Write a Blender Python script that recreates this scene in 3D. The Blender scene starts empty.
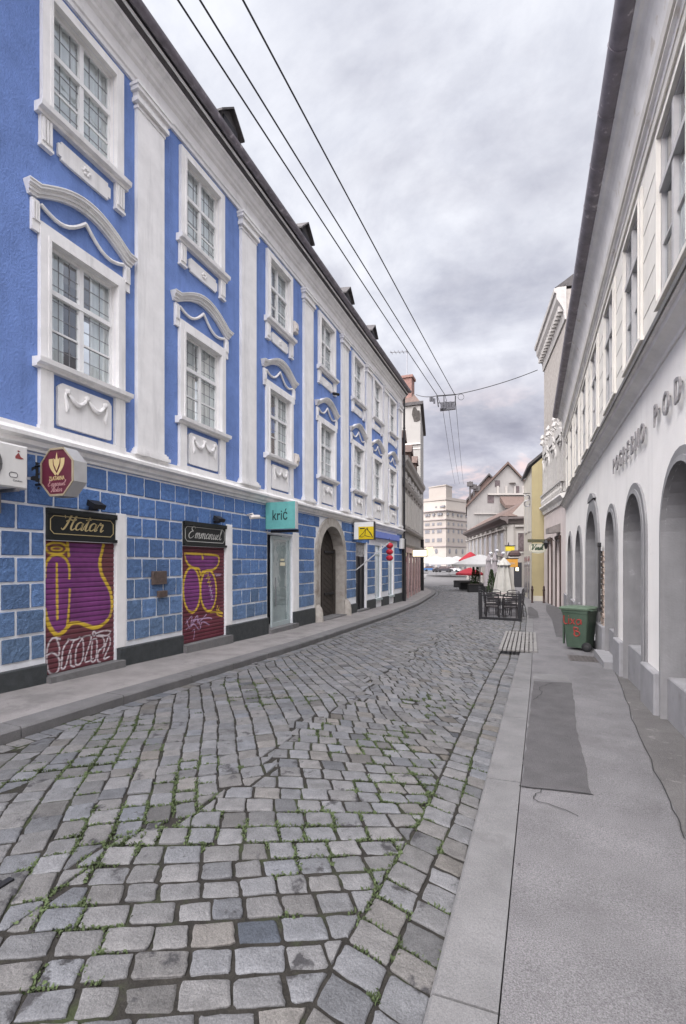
import bpy, bmesh, math, random
from math import sin, cos, pi, radians as R, sqrt, atan2
from mathutils import noise as mnoise, Vector
random.seed(7)
SC = bpy.context.scene
COL = SC.collection
TH = math.atan(.39)

# ------------------------------------------------------------------ camera
cam = bpy.data.cameras.new('camera'); camo = bpy.data.objects.new('camera', cam); COL.objects.link(camo)
camo.location = (0, 0, 1.7); camo.rotation_euler = (R(90), 0, TH)
cam.sensor_width = 36; cam.lens = 480/1024*36; cam.shift_y = 51/1024
cam.clip_start = .05; cam.clip_end = 3000
SC.camera = camo

# ------------------------------------------------------------------ sky and sun
SUN_EL, SUN_AZ = 52, 200          # soft late light high behind the camera
W = bpy.data.worlds.new('World'); SC.world = W; W.use_nodes = True
nt = W.node_tree; nt.nodes.clear()
def N(t, **k):
    n = nt.nodes.new(t)
    for a, b in k.items(): setattr(n, a, b)
    return n
out = N('ShaderNodeOutputWorld'); bg = N('ShaderNodeBackground'); bg.inputs[1].default_value = .1
sky = N('ShaderNodeTexSky', sky_type='NISHITA'); sky.sun_disc = False
sky.sun_elevation = R(SUN_EL); sky.sun_rotation = R(SUN_AZ); sky.air_density = 1.2; sky.dust_density = 1.5
tc = N('ShaderNodeTexCoord')
sep = N('ShaderNodeSeparateXYZ'); nt.links.new(tc.outputs['Generated'], sep.inputs[0])
# cloud layer: project the view direction on a plane overhead
zc = N('ShaderNodeMath', operation='MAXIMUM'); nt.links.new(sep.outputs[2], zc.inputs[0]); zc.inputs[1].default_value = 0
za = N('ShaderNodeMath', operation='ADD'); nt.links.new(zc.outputs[0], za.inputs[0]); za.inputs[1].default_value = .28
dx = N('ShaderNodeMath', operation='DIVIDE'); nt.links.new(sep.outputs[0], dx.inputs[0]); nt.links.new(za.outputs[0], dx.inputs[1])
dy = N('ShaderNodeMath', operation='DIVIDE'); nt.links.new(sep.outputs[1], dy.inputs[0]); nt.links.new(za.outputs[0], dy.inputs[1])
cb = N('ShaderNodeCombineXYZ'); nt.links.new(dx.outputs[0], cb.inputs[0]); nt.links.new(dy.outputs[0], cb.inputs[1])
def skynoise(scale, detail, rough, seed, dist=0.0):
    mp = N('ShaderNodeMapping'); nt.links.new(cb.outputs[0], mp.inputs[0]); mp.inputs[1].default_value = (seed, seed*.7, seed*.3)
    nz = N('ShaderNodeTexNoise'); nt.links.new(mp.outputs[0], nz.inputs['Vector'])
    nz.inputs['Scale'].default_value = scale; nz.inputs['Detail'].default_value = detail
    nz.inputs['Roughness'].default_value = rough; nz.inputs['Distortion'].default_value = dist
    return nz.outputs[0]
def ramp(src, stops):
    r = N('ShaderNodeValToRGB'); nt.links.new(src, r.inputs[0])
    el = r.color_ramp.elements
    el[0].position, el[0].color = stops[0][0], (*stops[0][1], 1)
    el[1].position, el[1].color = stops[1][0], (*stops[1][1], 1)
    for p, c in stops[2:]:
        e = el.new(p); e.color = (*c, 1)
    return r.outputs[0]
def mix(fac, a, b, mode='MIX'):
    m = N('ShaderNodeMix', data_type='RGBA', blend_type=mode)
    for i, v in ((0, fac), (6, a), (7, b)):
        if hasattr(v, 'links'): nt.links.new(v, m.inputs[i])
        elif i == 0: m.inputs[0].default_value = v
        else: m.inputs[i].default_value = (*v, 1)
    return m.outputs[2]
def skyval(v): return tuple(10*x for x in v)
n1 = skynoise(1.35, 9, .56, 3.1, .25); n2 = skynoise(2.8, 9, .62, 8.3, .25); n3 = skynoise(.8, 4, .5, 15.2)
cloud = ramp(n1, [(.34, (.38, .385, .44)), (.68, (.79, .80, .835)), (.46, (.53, .535, .59)), (.56, (.70, .71, .755))])
cl2 = ramp(n2, [(.36, (.77, .78, .825)), (.64, (1.13, 1.125, 1.11))])
cloud = mix(1.0, cloud, cl2, 'MULTIPLY')
hz = ramp(sep.outputs[2], [(0.0, (.98, .92, .95)), (.55, (.95, .96, .985)), (.12, (.98, .95, .97)), (.28, (.96, .96, .99))])
cloud = mix(1.0, cloud, hz, 'MULTIPLY')
# a warm streak low over the end of the street
pk = ramp(n2, [(.52, (0, 0, 0)), (.64, (1, 1, 1))])
lowband = ramp(sep.outputs[2], [(.06, (0, 0, 0)), (.34, (0, 0, 0)), (.13, (.8, .8, .8)), (.22, (.6, .6, .6))])
pkm = mix(1.0, pk, lowband, 'MULTIPLY')
cloud = mix(pkm, cloud, (.92, .66, .62))
ten = N('ShaderNodeVectorMath', operation='SCALE'); nt.links.new(cloud, ten.inputs[0]); ten.inputs['Scale'].default_value = 5.9
# the cloud deck is brightest overhead and towards the hidden sun behind the camera
dotn = N('ShaderNodeVectorMath', operation='DOT_PRODUCT'); nt.links.new(tc.outputs['Generated'], dotn.inputs[0])
dotn.inputs[1].default_value = (sin(R(SUN_AZ))*.62, cos(R(SUN_AZ))*.62, .785)
gl = N('ShaderNodeMapRange', interpolation_type='SMOOTHSTEP'); nt.links.new(dotn.outputs['Value'], gl.inputs[0])
gl.inputs[1].default_value = .40; gl.inputs[2].default_value = .92; gl.inputs[3].default_value = 1.0; gl.inputs[4].default_value = 8.5
brt = N('ShaderNodeVectorMath', operation='SCALE'); nt.links.new(ten.outputs[0], brt.inputs[0]); nt.links.new(gl.outputs[0], brt.inputs['Scale'])
gap = ramp(n3, [(.52, (0, 0, 0)), (.70, (.24, .24, .24))])
wf = N('ShaderNodeMapRange'); nt.links.new(gl.outputs[0], wf.inputs[0]); wf.inputs[1].default_value = 1.0; wf.inputs[2].default_value = 3.0
warm = mix(wf.outputs[0], (1, 1, 1), (1.05, 1.0, .935))
fin = mix(gap, mix(1.0, brt.outputs[0], warm, 'MULTIPLY'), sky.outputs[0])
nt.links.new(fin, bg.inputs[0]); nt.links.new(bg.outputs[0], out.inputs[0])

sl = bpy.data.lights.new('sun', 'SUN'); sl.energy = 1.4; sl.angle = R(40); sl.color = (1, .96, .92)
so = bpy.data.objects.new('sun', sl); COL.objects.link(so)
so.rotation_euler = (R(90-SUN_EL), 0, R(180-SUN_AZ))
SC.view_settings.view_transform = 'Standard'; SC.view_settings.look = 'None'
SC.view_settings.exposure = 1.12; SC.view_settings.gamma = 1; SC.view_settings.use_curve_mapping = False

# ------------------------------------------------------------------ helpers
def G(s):
    P = [(-20, .25), (4.23, 0), (10.3, -.16), (26, -.37), (45, -.45), (900, -.45)]
    for (a, b), (c, d) in zip(P, P[1:]):
        if s <= c: return b+(d-b)*(s-a)/(c-a)
    return -.45
def interp(P, s):
    if s <= P[0][0]: return P[0][1]
    for (a, b), (c, d) in zip(P, P[1:]):
        if s <= c: return b+(d-b)*(s-a)/(c-a)
    return P[-1][1]
def view(px, Y):
    """a point of the plan from its bearing (offset from the photo's middle) and distance"""
    X = (px-343)/480*Y
    return (X*cos(TH)-Y*sin(TH), X*sin(TH)+Y*cos(TH))

class Fr:
    """upright plane: a runs along it, d stands out of it"""
    def __init__(s, o, p, flip=False):
        L = sqrt((p[0]-o[0])**2+(p[1]-o[1])**2)
        s.o = o; s.L = L; s.u = ((p[0]-o[0])/L, (p[1]-o[1])/L)
        s.n = (s.u[1], -s.u[0]) if not flip else (-s.u[1], s.u[0])
    def P(s, a, d, z): return (s.o[0]+s.u[0]*a+s.n[0]*d, s.o[1]+s.u[1]*a+s.n[1]*d, z)

class MB:
    def __init__(s): s.v = []; s.f = []; s.m = []; s.c = None
    def add(s, vs, fs, mi=0):
        b = len(s.v); s.v += [tuple(x) for x in vs]
        for f in fs: s.f.append(tuple(b+i for i in f)); s.m.append(mi)
    def hexa(s, p, mi=0):
        s.add(p, [(0, 3, 2, 1), (4, 5, 6, 7), (0, 1, 5, 4), (1, 2, 6, 5), (2, 3, 7, 6), (3, 0, 4, 7)], mi)
    def box(s, x0, x1, y0, y1, z0, z1, mi=0):
        s.hexa([(x0, y0, z0), (x1, y0, z0), (x1, y1, z0), (x0, y1, z0), (x0, y0, z1), (x1, y0, z1), (x1, y1, z1), (x0, y1, z1)], mi)
    def fbox(s, F, a0, a1, d0, d1, z0, z1, mi=0):
        s.hexa([F.P(a0, d0, z0), F.P(a1, d0, z0), F.P(a1, d1, z0), F.P(a0, d1, z0), F.P(a0, d0, z1), F.P(a1, d0, z1), F.P(a1, d1, z1), F.P(a0, d1, z1)], mi)
    def bev(s, F, a0, a1, d0, d1, z0, z1, b, mi=0):
        """block whose front edges are chamfered"""
        s.add([F.P(a0, d0, z0), F.P(a1, d0, z0), F.P(a1, d0, z1), F.P(a0, d0, z1),
               F.P(a0, d1-b, z0), F.P(a1, d1-b, z0), F.P(a1, d1-b, z1), F.P(a0, d1-b, z1),
               F.P(a0+b, d1, z0+b), F.P(a1-b, d1, z0+b), F.P(a1-b, d1, z1-b), F.P(a0+b, d1, z1-b)],
              [(0, 1, 5, 4), (1, 2, 6, 5), (2, 3, 7, 6), (3, 0, 4, 7), (4, 5, 9, 8), (5, 6, 10, 9), (6, 7, 11, 10), (7, 4, 8, 11), (8, 9, 10, 11)], mi)
    def prism(s, A, B, mi=0):
        n = len(A)
        s.add(list(A)+list(B), [tuple(range(n))[::-1], tuple(range(n, 2*n))]+[(i, (i+1) % n, n+(i+1) % n, n+i) for i in range(n)], mi)
    def fpoly(s, F, poly, d0, d1, mi=0):
        s.prism([F.P(a, d0, z) for a, z in poly], [F.P(a, d1, z) for a, z in poly], mi)
    def extr(s, F, prof, a0, a1, mi=0):
        """profile of (d, z) swept along the plane"""
        s.prism([F.P(a0, d, z) for d, z in prof], [F.P(a1, d, z) for d, z in prof], mi)
    def tube(s, path, r, n=6, mi=0):
        rings = []
        m = len(path)
        rr = r if isinstance(r, (list, tuple)) else [r]*m
        for i, p in enumerate(path):
            p = Vector(p); q = Vector(path[min(i+1, m-1)])-Vector(path[max(i-1, 0)])
            q.normalize()
            e = Vector((0, 0, 1)) if abs(q.z) < .9 else Vector((1, 0, 0))
            a = q.cross(e).normalized(); b = q.cross(a)
            rings.append([tuple(p+a*(rr[i]*cos(2*pi*k/n))+b*(rr[i]*sin(2*pi*k/n))) for k in range(n)])
        vs = [x for g in rings for x in g]; fs = [tuple(range(n)), tuple(range((m-1)*n, m*n))]
        for i in range(m-1):
            for k in range(n): fs.append((i*n+k, i*n+(k+1) % n, (i+1)*n+(k+1) % n, (i+1)*n+k))
        s.add(vs, fs, mi)
    def lathe(s, prof, c, n=16, mi=0, wob=None):
        vs = []; m = len(prof)
        for i, (r, z) in enumerate(prof):
            for k in range(n):
                w = wob(k, i) if wob else 1
                vs.append((c[0]+r*w*cos(2*pi*k/n), c[1]+r*w*sin(2*pi*k/n), c[2]+z))
        fs = [tuple(range(n)), tuple(range((m-1)*n, m*n))]
        for i in range(m-1):
            for k in range(n): fs.append((i*n+k, i*n+(k+1) % n, (i+1)*n+(k+1) % n, (i+1)*n+k))
        s.add(vs, fs, mi)
    def build(s, name, mats, parent=None, smooth=False, fix=True):
        o0 = (0, 0, 0)
        if parent is not None: o0 = ORIG[parent.name]
        me = bpy.data.meshes.new(name)
        me.from_pydata([(x-o0[0], y-o0[1], z-o0[2]) for x, y, z in s.v], [], s.f)
        if not isinstance(mats, (list, tuple)): mats = [mats]
        for m in mats: me.materials.append(m)
        if len(mats) > 1: me.polygons.foreach_set('material_index', s.m)
        if s.c:
            at = me.color_attributes.new('tone', 'FLOAT_COLOR', 'POINT')
            at.data.foreach_set('color', [x for c in s.c for x in (*c, 1)])
        if fix:
            b = bmesh.new(); b.from_mesh(me); bmesh.ops.recalc_face_normals(b, faces=b.faces); b.to_mesh(me); b.free()
        if smooth:
            me.polygons.foreach_set('use_smooth', [True]*len(me.polygons))
            try: me.set_sharp_from_angle(angle=R(40))
            except Exception: pass
        o = bpy.data.objects.new(name, me); COL.objects.link(o)
        if parent is not None: o.parent = parent
        ORIG[o.name] = o0
        return o
ORIG = {}
def tag(o, label, cat, group=None, kind=None):
    o['label'] = label
    if cat: o['category'] = cat
    if group: o['group'] = group
    if kind: o['kind'] = kind
    return o
def thing(name, label, cat, loc=(0, 0, 0), group=None):
    o = bpy.data.objects.new(name, None); COL.objects.link(o); o.location = loc
    o.empty_display_size = .2
    ORIG[o.name] = tuple(loc)
    return tag(o, label, cat, group)
def struct(o, label=None, cat=None):
    o['kind'] = 'structure'
    if label: o['label'] = label
    if cat: o['category'] = cat
    return o
def dup(root, loc, rz, label, group):
    r = root.copy(); COL.objects.link(r); r.location = loc; r.rotation_euler = (0, 0, rz); r['label'] = label; r['group'] = group
    for ch in list(root.children):
        c = ch.copy(); COL.objects.link(c); c.parent = r
        for g in list(ch.children):
            d = g.copy(); COL.objects.link(d); d.parent = c
    return r

# ------------------------------------------------------------------ materials
MATS = {}
def mat(name, col, rough=.8, var=.12, scale=6, bump=0, bscale=40, spec=.3, metal=0, streak=0, dirt=None, emit=None, estr=1, attr=False, fine=0, dirt2=None):
    if name in MATS: return MATS[name]
    m = bpy.data.materials.new(name); m.use_nodes = True; MATS[name] = m
    t = m.node_tree; b = t.nodes['Principled BSDF']
    def nn(ty, **k):
        n = t.nodes.new(ty)
        for a, c in k.items(): setattr(n, a, c)
        return n
    def L(a, c): t.links.new(a, c)
    b.inputs['Roughness'].default_value = rough; b.inputs['Metallic'].default_value = metal
    b.inputs['Specular IOR Level'].default_value = spec
    co = nn('ShaderNodeTexCoord').outputs['Object']
    def noise(sc, det=5, ro=.6, stretch=None):
        v = co
        if stretch:
            mp = nn('ShaderNodeMapping'); L(co, mp.inputs[0]); mp.inputs[3].default_value = stretch; v = mp.outputs[0]
        z = nn('ShaderNodeTexNoise'); L(v, z.inputs['Vector']); z.inputs['Scale'].default_value = sc
        z.inputs['Detail'].default_value = det; z.inputs['Roughness'].default_value = ro
        return z.outputs[0]
    def mixc(f, a, c, mode='MIX'):
        x = nn('ShaderNodeMix', data_type='RGBA', blend_type=mode)
        if hasattr(f, 'links'): L(f, x.inputs[0])
        else: x.inputs[0].default_value = f
        for i, q in ((6, a), (7, c)):
            if hasattr(q, 'links'): L(q, x.inputs[i])
            else: x.inputs[i].default_value = (*q, 1)
        return x.outputs[2]
    def rmap(src, a, c, lo, hi):
        r = nn('ShaderNodeMapRange'); L(src, r.inputs[0])
        for i, q in enumerate((a, c, lo, hi)): r.inputs[i+1].default_value = q
        return r.outputs[0]
    if attr:
        at = nn('ShaderNodeAttribute', attribute_name='tone'); base = at.outputs['Color']
    else: base = col
    cur = base
    if var:
        v = rmap(noise(scale), .25, .75, 1-var, 1+var)
        k = nn('ShaderNodeCombineColor'); [L(v, k.inputs[i]) for i in range(3)]
        cur = mixc(1.0, cur, k.outputs[0], 'MULTIPLY')
    if fine:
        v = rmap(noise(160, 2, .7), .3, .7, 1-fine, 1+fine)
        k = nn('ShaderNodeCombineColor'); [L(v, k.inputs[i]) for i in range(3)]
        cur = mixc(1.0, cur, k.outputs[0], 'MULTIPLY')
    if streak:
        v = rmap(noise(3, 5, .65, (1.6, 1.6, .16)), .52, .78, 0, streak)
        cur = mixc(v, cur, tuple(x*.45 for x in col))
    if dirt2:
        dc, lo, hi, sc = dirt2
        cur = mixc(rmap(noise(sc, 6, .7), lo, hi, 0, 1), cur, dc)
    if dirt:
        dc, lo, hi, sc = dirt
        cur = mixc(rmap(noise(sc, 6, .65), lo, hi, 0, 1), cur, dc)
    if hasattr(cur, 'links'): L(cur, b.inputs['Base Color'])
    else: b.inputs['Base Color'].default_value = (*cur, 1)
    if bump:
        bp = nn('ShaderNodeBump'); bp.inputs['Strength'].default_value = bump; bp.inputs['Distance'].default_value = .02
        L(noise(bscale, 4, .6), bp.inputs['Height']); L(bp.outputs[0], b.inputs['Normal'])
    if emit:
        b.inputs['Emission Color'].default_value = (*emit, 1); b.inputs['Emission Strength'].default_value = estr
    return m
def glassmat(name, tint=(.85, .9, .9)):
    m = bpy.data.materials.new(name); m.use_nodes = True; t = m.node_tree; t.nodes.clear()
    o = t.nodes.new('ShaderNodeOutputMaterial'); a = t.nodes.new('ShaderNodeBsdfTransparent'); g = t.nodes.new('ShaderNodeBsdfGlossy')
    f = t.nodes.new('ShaderNodeFresnel'); ge = t.nodes.new('ShaderNodeNewGeometry'); mr = t.nodes.new('ShaderNodeMapRange'); t.links.new(ge.outputs['Backfacing'], mr.inputs[0])
    mr.inputs[3].default_value = 2.7; mr.inputs[4].default_value = 1/2.7; t.links.new(mr.outputs[0], f.inputs[0])
    x = t.nodes.new('ShaderNodeMixShader'); a.inputs[0].default_value = (*tint, 1); g.inputs['Roughness'].default_value = .015
    g.inputs[0].default_value = (.95, .97, 1, 1)
    nz = t.nodes.new('ShaderNodeTexNoise'); nz.inputs['Scale'].default_value = 2.2
    bp = t.nodes.new('ShaderNodeBump'); bp.inputs['Strength'].default_value = .12; bp.inputs['Distance'].default_value = .04
    tcn = t.nodes.new('ShaderNodeTexCoord')
    t.links.new(tcn.outputs['Object'], nz.inputs['Vector']); t.links.new(nz.outputs[0], bp.inputs['Height'])
    t.links.new(bp.outputs[0], g.inputs['Normal'])
    t.links.new(f.outputs[0], x.inputs[0]); t.links.new(a.outputs[0], x.inputs[1]); t.links.new(g.outputs[0], x.inputs[2]); t.links.new(x.outputs[0], o.inputs[0])
    return m
M_blue = mat('blue_plaster', (.15, .235, .50), .9, .16, 2.2, 1.0, 30, streak=.45, fine=.10)
M_tile = mat('blue_block', (.085, .175, .36), .9, .28, 22, 1.0, 45, attr=True, fine=.3)
M_white = mat('white_trim', (.74, .73, .715), .8, .09, 3, .15, 60, streak=.42)
M_mortar = mat('white_mortar', (.72, .735, .76), .9, .1, 8, .3, 60)
M_plinth = mat('dark_granite', (.045, .05, .052), .6, .25, 9, .2, 80, fine=.3)
M_frame = mat('window_white', (.70, .70, .69), .5, .05, 6)
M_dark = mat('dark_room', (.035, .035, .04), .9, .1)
M_curt = mat('sheer_curtain', (.72, .72, .71), .9, .12, 4)
M_glass = glassmat('glass')
M_black = mat('black_paint', (.018, .018, .02), .45, .15)
M_gutter = mat('gutter_metal', (.165, .148, .165), .5, .35, 5, .1, 20, spec=.5, dirt=((.45, .42, .42), .62, .7, 5))
M_roof = mat('slate_roof', (.075, .07, .07), .8, .3, 6, .4, 20)
M_roof2 = mat('brown_tile_roof', (.115, .082, .07), .85, .3, 6, .5, 14)
M_stone = mat('warm_stone', (.36, .335, .30), .85, .25, 5, .4, 30, dirt=((.16, .12, .09), .55, .75, 2))
M_wood = mat('dark_wood', (.05, .042, .036), .7, .35, 8, .3, 30)
M_rw = mat('white_render', (.71, .69, .66), .9, .07, 1.2, .15, 40, streak=.2, dirt2=((.45, .43, .41), .66, .78, 2.2))
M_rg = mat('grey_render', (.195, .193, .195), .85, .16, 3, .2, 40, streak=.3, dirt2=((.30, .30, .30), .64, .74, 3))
M_rp = mat('grey_plinth', (.235, .233, .24), .85, .15, 3, .2, 40, dirt=((.16, .15, .15), .55, .8, 2.5))
M_cream = mat('cream_render', (.60, .575, .525), .9, .1, 2, .15, 40, streak=.2)
M_cove = mat('cove_plaster', (.70, .68, .65), .9, .16, 2.5, .15, 30, dirt=((.60, .56, .50), .60, .66, 3))
M_ledge = mat('ledge_metal', (.10, .095, .09), .5, .3, 5, spec=.5)
M_steel = mat('steel', (.22, .22, .23), .4, .2, 8, metal=.7)
M_rub = mat('rubber', (.015, .015, .016), .7, .1)
# ------------------------------------------------------------------ ground, road, pavements
KLP = [(-8, -4.88), (3, -4.9), (10, -4.95), (18, -5.02), (24, -5.3), (30, -5.85), (34, -6.25), (37, -6.8), (41, -8.1), (48, -10.3), (60, -13), (71, -14.5), (110, -22)]
KRP = [(-8, -.55), (1.9, -.365), (8.6, -.25), (14, -.12), (20, -.12), (26, -.25), (32, -.7), (45, -1.9), (70, -7), (110, -14)]
KL = lambda s: interp(KLP, s)
KR = lambda s: interp(KRP, s)
def sheet(mb, cols, ss, mi=0):
    n = len(cols); vs = []
    for s in ss: vs += [(c(s)[0], s, c(s)[1]) for c in cols]
    fs = []
    for i in range(len(ss)-1):
        for k in range(n-1): fs.append((i*n+k, i*n+k+1, (i+1)*n+k+1, (i+1)*n+k))
    mb.add(vs, fs, mi)
def rng(a, b, st):
    n = max(1, int(round((b-a)/st))); return [a+(b-a)*i/n for i in range(n+1)]
M_ground = mat('ground', (.17, .165, .165), .95, .15, .6, .2, 20)
g = MB(); sheet(g, [(lambda s, x=x: (x, G(s)-.42)) for x in (-900, -60, -20, 0, 20, 60, 900)], [-60, 0, 4.23, 10.3, 26, 45, 120, 300, 1500])
tag(struct(g.build('ground', M_ground)), 'bare grey ground under and beyond the old town street', 'ground')
M_joint = mat('joint_earth', (.021, .019, .016), .95, .5, 12, .6, 50, dirt=((.03, .038, .016), .52, .66, 2.6))
def roadz(t, s):
    a, b = KL(s), KR(s); u = (t-a)/(b-a)
    return G(s)-.10+.018*(u-.5)*2+.03*(1-(2*u-1)**2)

road = MB(); sheet(road, [(lambda s, u=u: (KL(s)-.1+(KR(s)-KL(s)+.18)*u, roadz(KL(s)+(KR(s)-KL(s))*u, s)-.0105)) for u in [q/10 for q in range(11)]], [-8, -3, 0]+rng(1, 48, .5))
ro = road.build('cobbled_road', M_joint)
tag(struct(ro), 'earth and moss bed of the cobbled street showing in the joints', 'road')
def clip(poly, n, c):
    outp = []
    for i in range(len(poly)):
        p, q = poly[i], poly[(i+1) % len(poly)]
        dp, dq = p[0]*n[0]+p[1]*n[1]-c, q[0]*n[0]+q[1]*n[1]-c
        if dp <= 0: outp.append(p)
        if (dp < 0 < dq) or (dq < 0 < dp):
            w = dp/(dp-dq); outp.append((p[0]+(q[0]-p[0])*w, p[1]+(q[1]-p[1])*w))
    return outp
def area(p): return .5*sum(p[i][0]*p[(i+1) % len(p)][1]-p[(i+1) % len(p)][0]*p[i][1] for i in range(len(p)))
def shrink(p, d):
    if area(p) < 0: p = p[::-1]
    q = list(p)
    for i in range(len(p)):
        a, b = p[i], p[(i+1) % len(p)]
        L = sqrt((b[0]-a[0])**2+(b[1]-a[1])**2)
        if L < 1e-6: continue
        n = ((b[1]-a[1])/L, -(b[0]-a[0])/L)
        q = clip(q, n, n[0]*a[0]+n[1]*a[1]-d*random.uniform(.75, 1.35))
        if len(q) < 3: return None
    r = []
    for x in q:
        if not r or abs(x[0]-r[-1][0])+abs(x[1]-r[-1][1]) > .004: r.append(x)
    return r if len(r) >= 3 else None
cob = MB(); cob.c = []
JOINTS = []
def stone(poly, far):
    if len(poly) < 3 or abs(area(poly)) < .006: return
    cx = sum(p[0] for p in poly)/len(poly); cy = sum(p[1] for p in poly)/len(poly)
    if cy < 7.5 and cy > .3: JOINTS.append((poly, cx, cy))
    q = shrink(poly, .0092 if not far else .0085)
    if not q: return
    # rounded, slightly uneven outline
    pts = []
    n = len(q)
    for i in range(n):
        a, b, c = q[i-1], q[i], q[(i+1) % n]
        la = sqrt((a[0]-b[0])**2+(a[1]-b[1])**2); lc = sqrt((c[0]-b[0])**2+(c[1]-b[1])**2)
        r = min(random.uniform(.008, .018) if not far else .014, la*.3, lc*.3)
        pa = (b[0]+(a[0]-b[0])/la*r, b[1]+(a[1]-b[1])/la*r); pc = (b[0]+(c[0]-b[0])/lc*r, b[1]+(c[1]-b[1])/lc*r)
        pts.append(pa)
        if not far: pts.append((.25*pa[0]+.5*b[0]+.25*pc[0]+0, .25*pa[1]+.5*b[1]+.25*pc[1]))
        pts.append(pc)
        if not far and lc > .1:
            for w in (.35, .66): pts.append((pc[0]*(1-w)+(c[0]-(c[0]-b[0])/lc*r)*w, pc[1]*(1-w)+(c[1]-(c[1]-b[1])/lc*r)*w))
    if not far: pts = [(x+random.uniform(-1, 1)*.0045, y+random.uniform(-1, 1)*.0045) for x, y in pts]
    tx, ty = random.gauss(0, .012), random.gauss(0, .012); dz = random.gauss(0, .003)
    base = random.gauss(.5, 1)
    v = max(.065, min(.155, .110+.015*base)); w = random.gauss(0, .006)
    if random.random() < .07: v *= .72
    if random.random() < .05: w += .014
    tone = (v+w*.5, v+w*.1, v*1.02-w*.5)
    n = len(pts); rings = []
    prof = [(1, -.05), (1, -.012), (.0, 0), (.5, .001)] if far else [(1, -.05), (1, -.006), (-.004, -.0015), (-.010, 0), (.45, .0008)]
    z0 = roadz(cx, cy)+dz
    ext = max(.05, min(sqrt((p[0]-cx)**2+(p[1]-cy)**2) for p in pts))
    for k, zz in prof:
        kk = 1 if k == 1 else (k if k > 0 else (1+k/ext if k < 0 else 1-.012/ext))
        for x, y in pts:
            X, Y = cx+(x-cx)*kk, cy+(y-cy)*kk
            b = 0
            if not far and zz >= 0: b = (mnoise.noise(Vector((X*9, Y*9, cx*3)))*.004)
            rings.append((X, Y, z0+zz+tx*(X-cx)+ty*(Y-cy)+b))
    m = len(prof); fs = []
    for i in range(m-1):
        for k in range(n): fs.append((i*n+k, i*n+(k+1) % n, (i+1)*n+(k+1) % n, (i+1)*n+k))
    fs.append(tuple(range((m-1)*n, m*n)))
    cob.add(rings, fs); cob.c += [tone]*len(rings)
SEAM = -2.25
def edge_clip(poly, cy, left):
    if left: # between the gutter row at the left kerb and the seam
        poly = clip(poly, (-1, 0), -(KL(cy)+.235))
        if poly: poly = clip(poly, (1, 0), SEAM+.16*sin(cy*2.3)+.08*sin(cy*7.3+1))
    else:
        poly = clip(poly, (-1, 0), -(SEAM+.16*sin(cy*2.3)+.08*sin(cy*7.3+1)))
        if poly: poly = clip(poly, (1, 0), STRIP(cy))
    return poly
STRIP = lambda s: interp([(-8, -.98), (2, -.80), (3.3, -.70), (6.8, -.68), (10.8, -.60), (14, -.50), (20, -.5), (26, -.62), (32, -1.1), (48, -2.6)], s)
SMAX = 47
# region of diagonal courses on the left
ang = R(127); V = (cos(ang), sin(ang)); U = (sin(ang), -cos(ang))
u = -9
Uc = -60
def wob(x, y, k): return k*mnoise.noise(Vector((x*.9, y*.9, 1.7))), k*mnoise.noise(Vector((x*.9+7, y*.9, 5.2)))
uu = -14.0
while uu < 32:
    wd = random.uniform(.168, .205); vv = -14+random.uniform(0, .2)
    while vv < 46:
        ln = random.uniform(.165, .25)
        P4 = []
        for a, b in ((uu, vv), (uu+wd, vv), (uu+wd, vv+ln), (uu, vv+ln)):
            x, y = U[0]*a+V[0]*b, U[1]*a+V[1]*b
            x -= .9; 
            dxx, dyy = wob(x, y, .07)
            P4.append((x+dxx, y+dyy))
        cx = sum(p[0] for p in P4)/4; cy = sum(p[1] for p in P4)/4
        if -1.5 < cy < SMAX and KL(cy)-.3 < cx < SEAM+.4:
            P4 = [(x+random.uniform(-.008, .008), y+random.uniform(-.008, .008)) for x, y in P4]
            q = edge_clip(P4, cy, True)
            if q: stone(q, cy > 9)
        vv += ln
    uu += wd
# cross courses on the right, swinging round with distance
PHI = lambda v: interp([(2.4, 27), (7.0, -13), (60, -16)], v)
vv = -1.5
def rowmap(u, v): return (u-.45*(v-int(v/.23)*.23), v+(u+1.4)*math.tan(R(PHI(v))))
while vv < SMAX+2:
    ht = random.uniform(.172, .20); rg = .003; ig = .0; uu = -3.4+random.uniform(0, .25)
    while uu < 0.6:
        wd = random.uniform(.148, .212)
        P4 = []
        for a, b, l in ((uu-ig, vv+rg, 0), (uu+wd+ig, vv+rg, 0), (uu+wd+ig, vv+ht-rg, 1), (uu-ig, vv+ht-rg, 1)):
            x = a-.50*ht*l+.25*ht; y = b+(x+1.4)*math.tan(R(PHI(b)))
            dxx, dyy = wob(x, y, .03)
            P4.append((x+dxx+random.uniform(-.008, .008), y+dyy+random.uniform(-.005, .005)))
        cx = sum(p[0] for p in P4)/4; cy = sum(p[1] for p in P4)/4
        if -1.5 < cy < SMAX and SEAM-.4 < cx < STRIP(cy)+.4:
            q = edge_clip(P4, cy, False)
            if q: stone(q, cy > 9)
        uu += wd
    vv += ht
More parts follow.
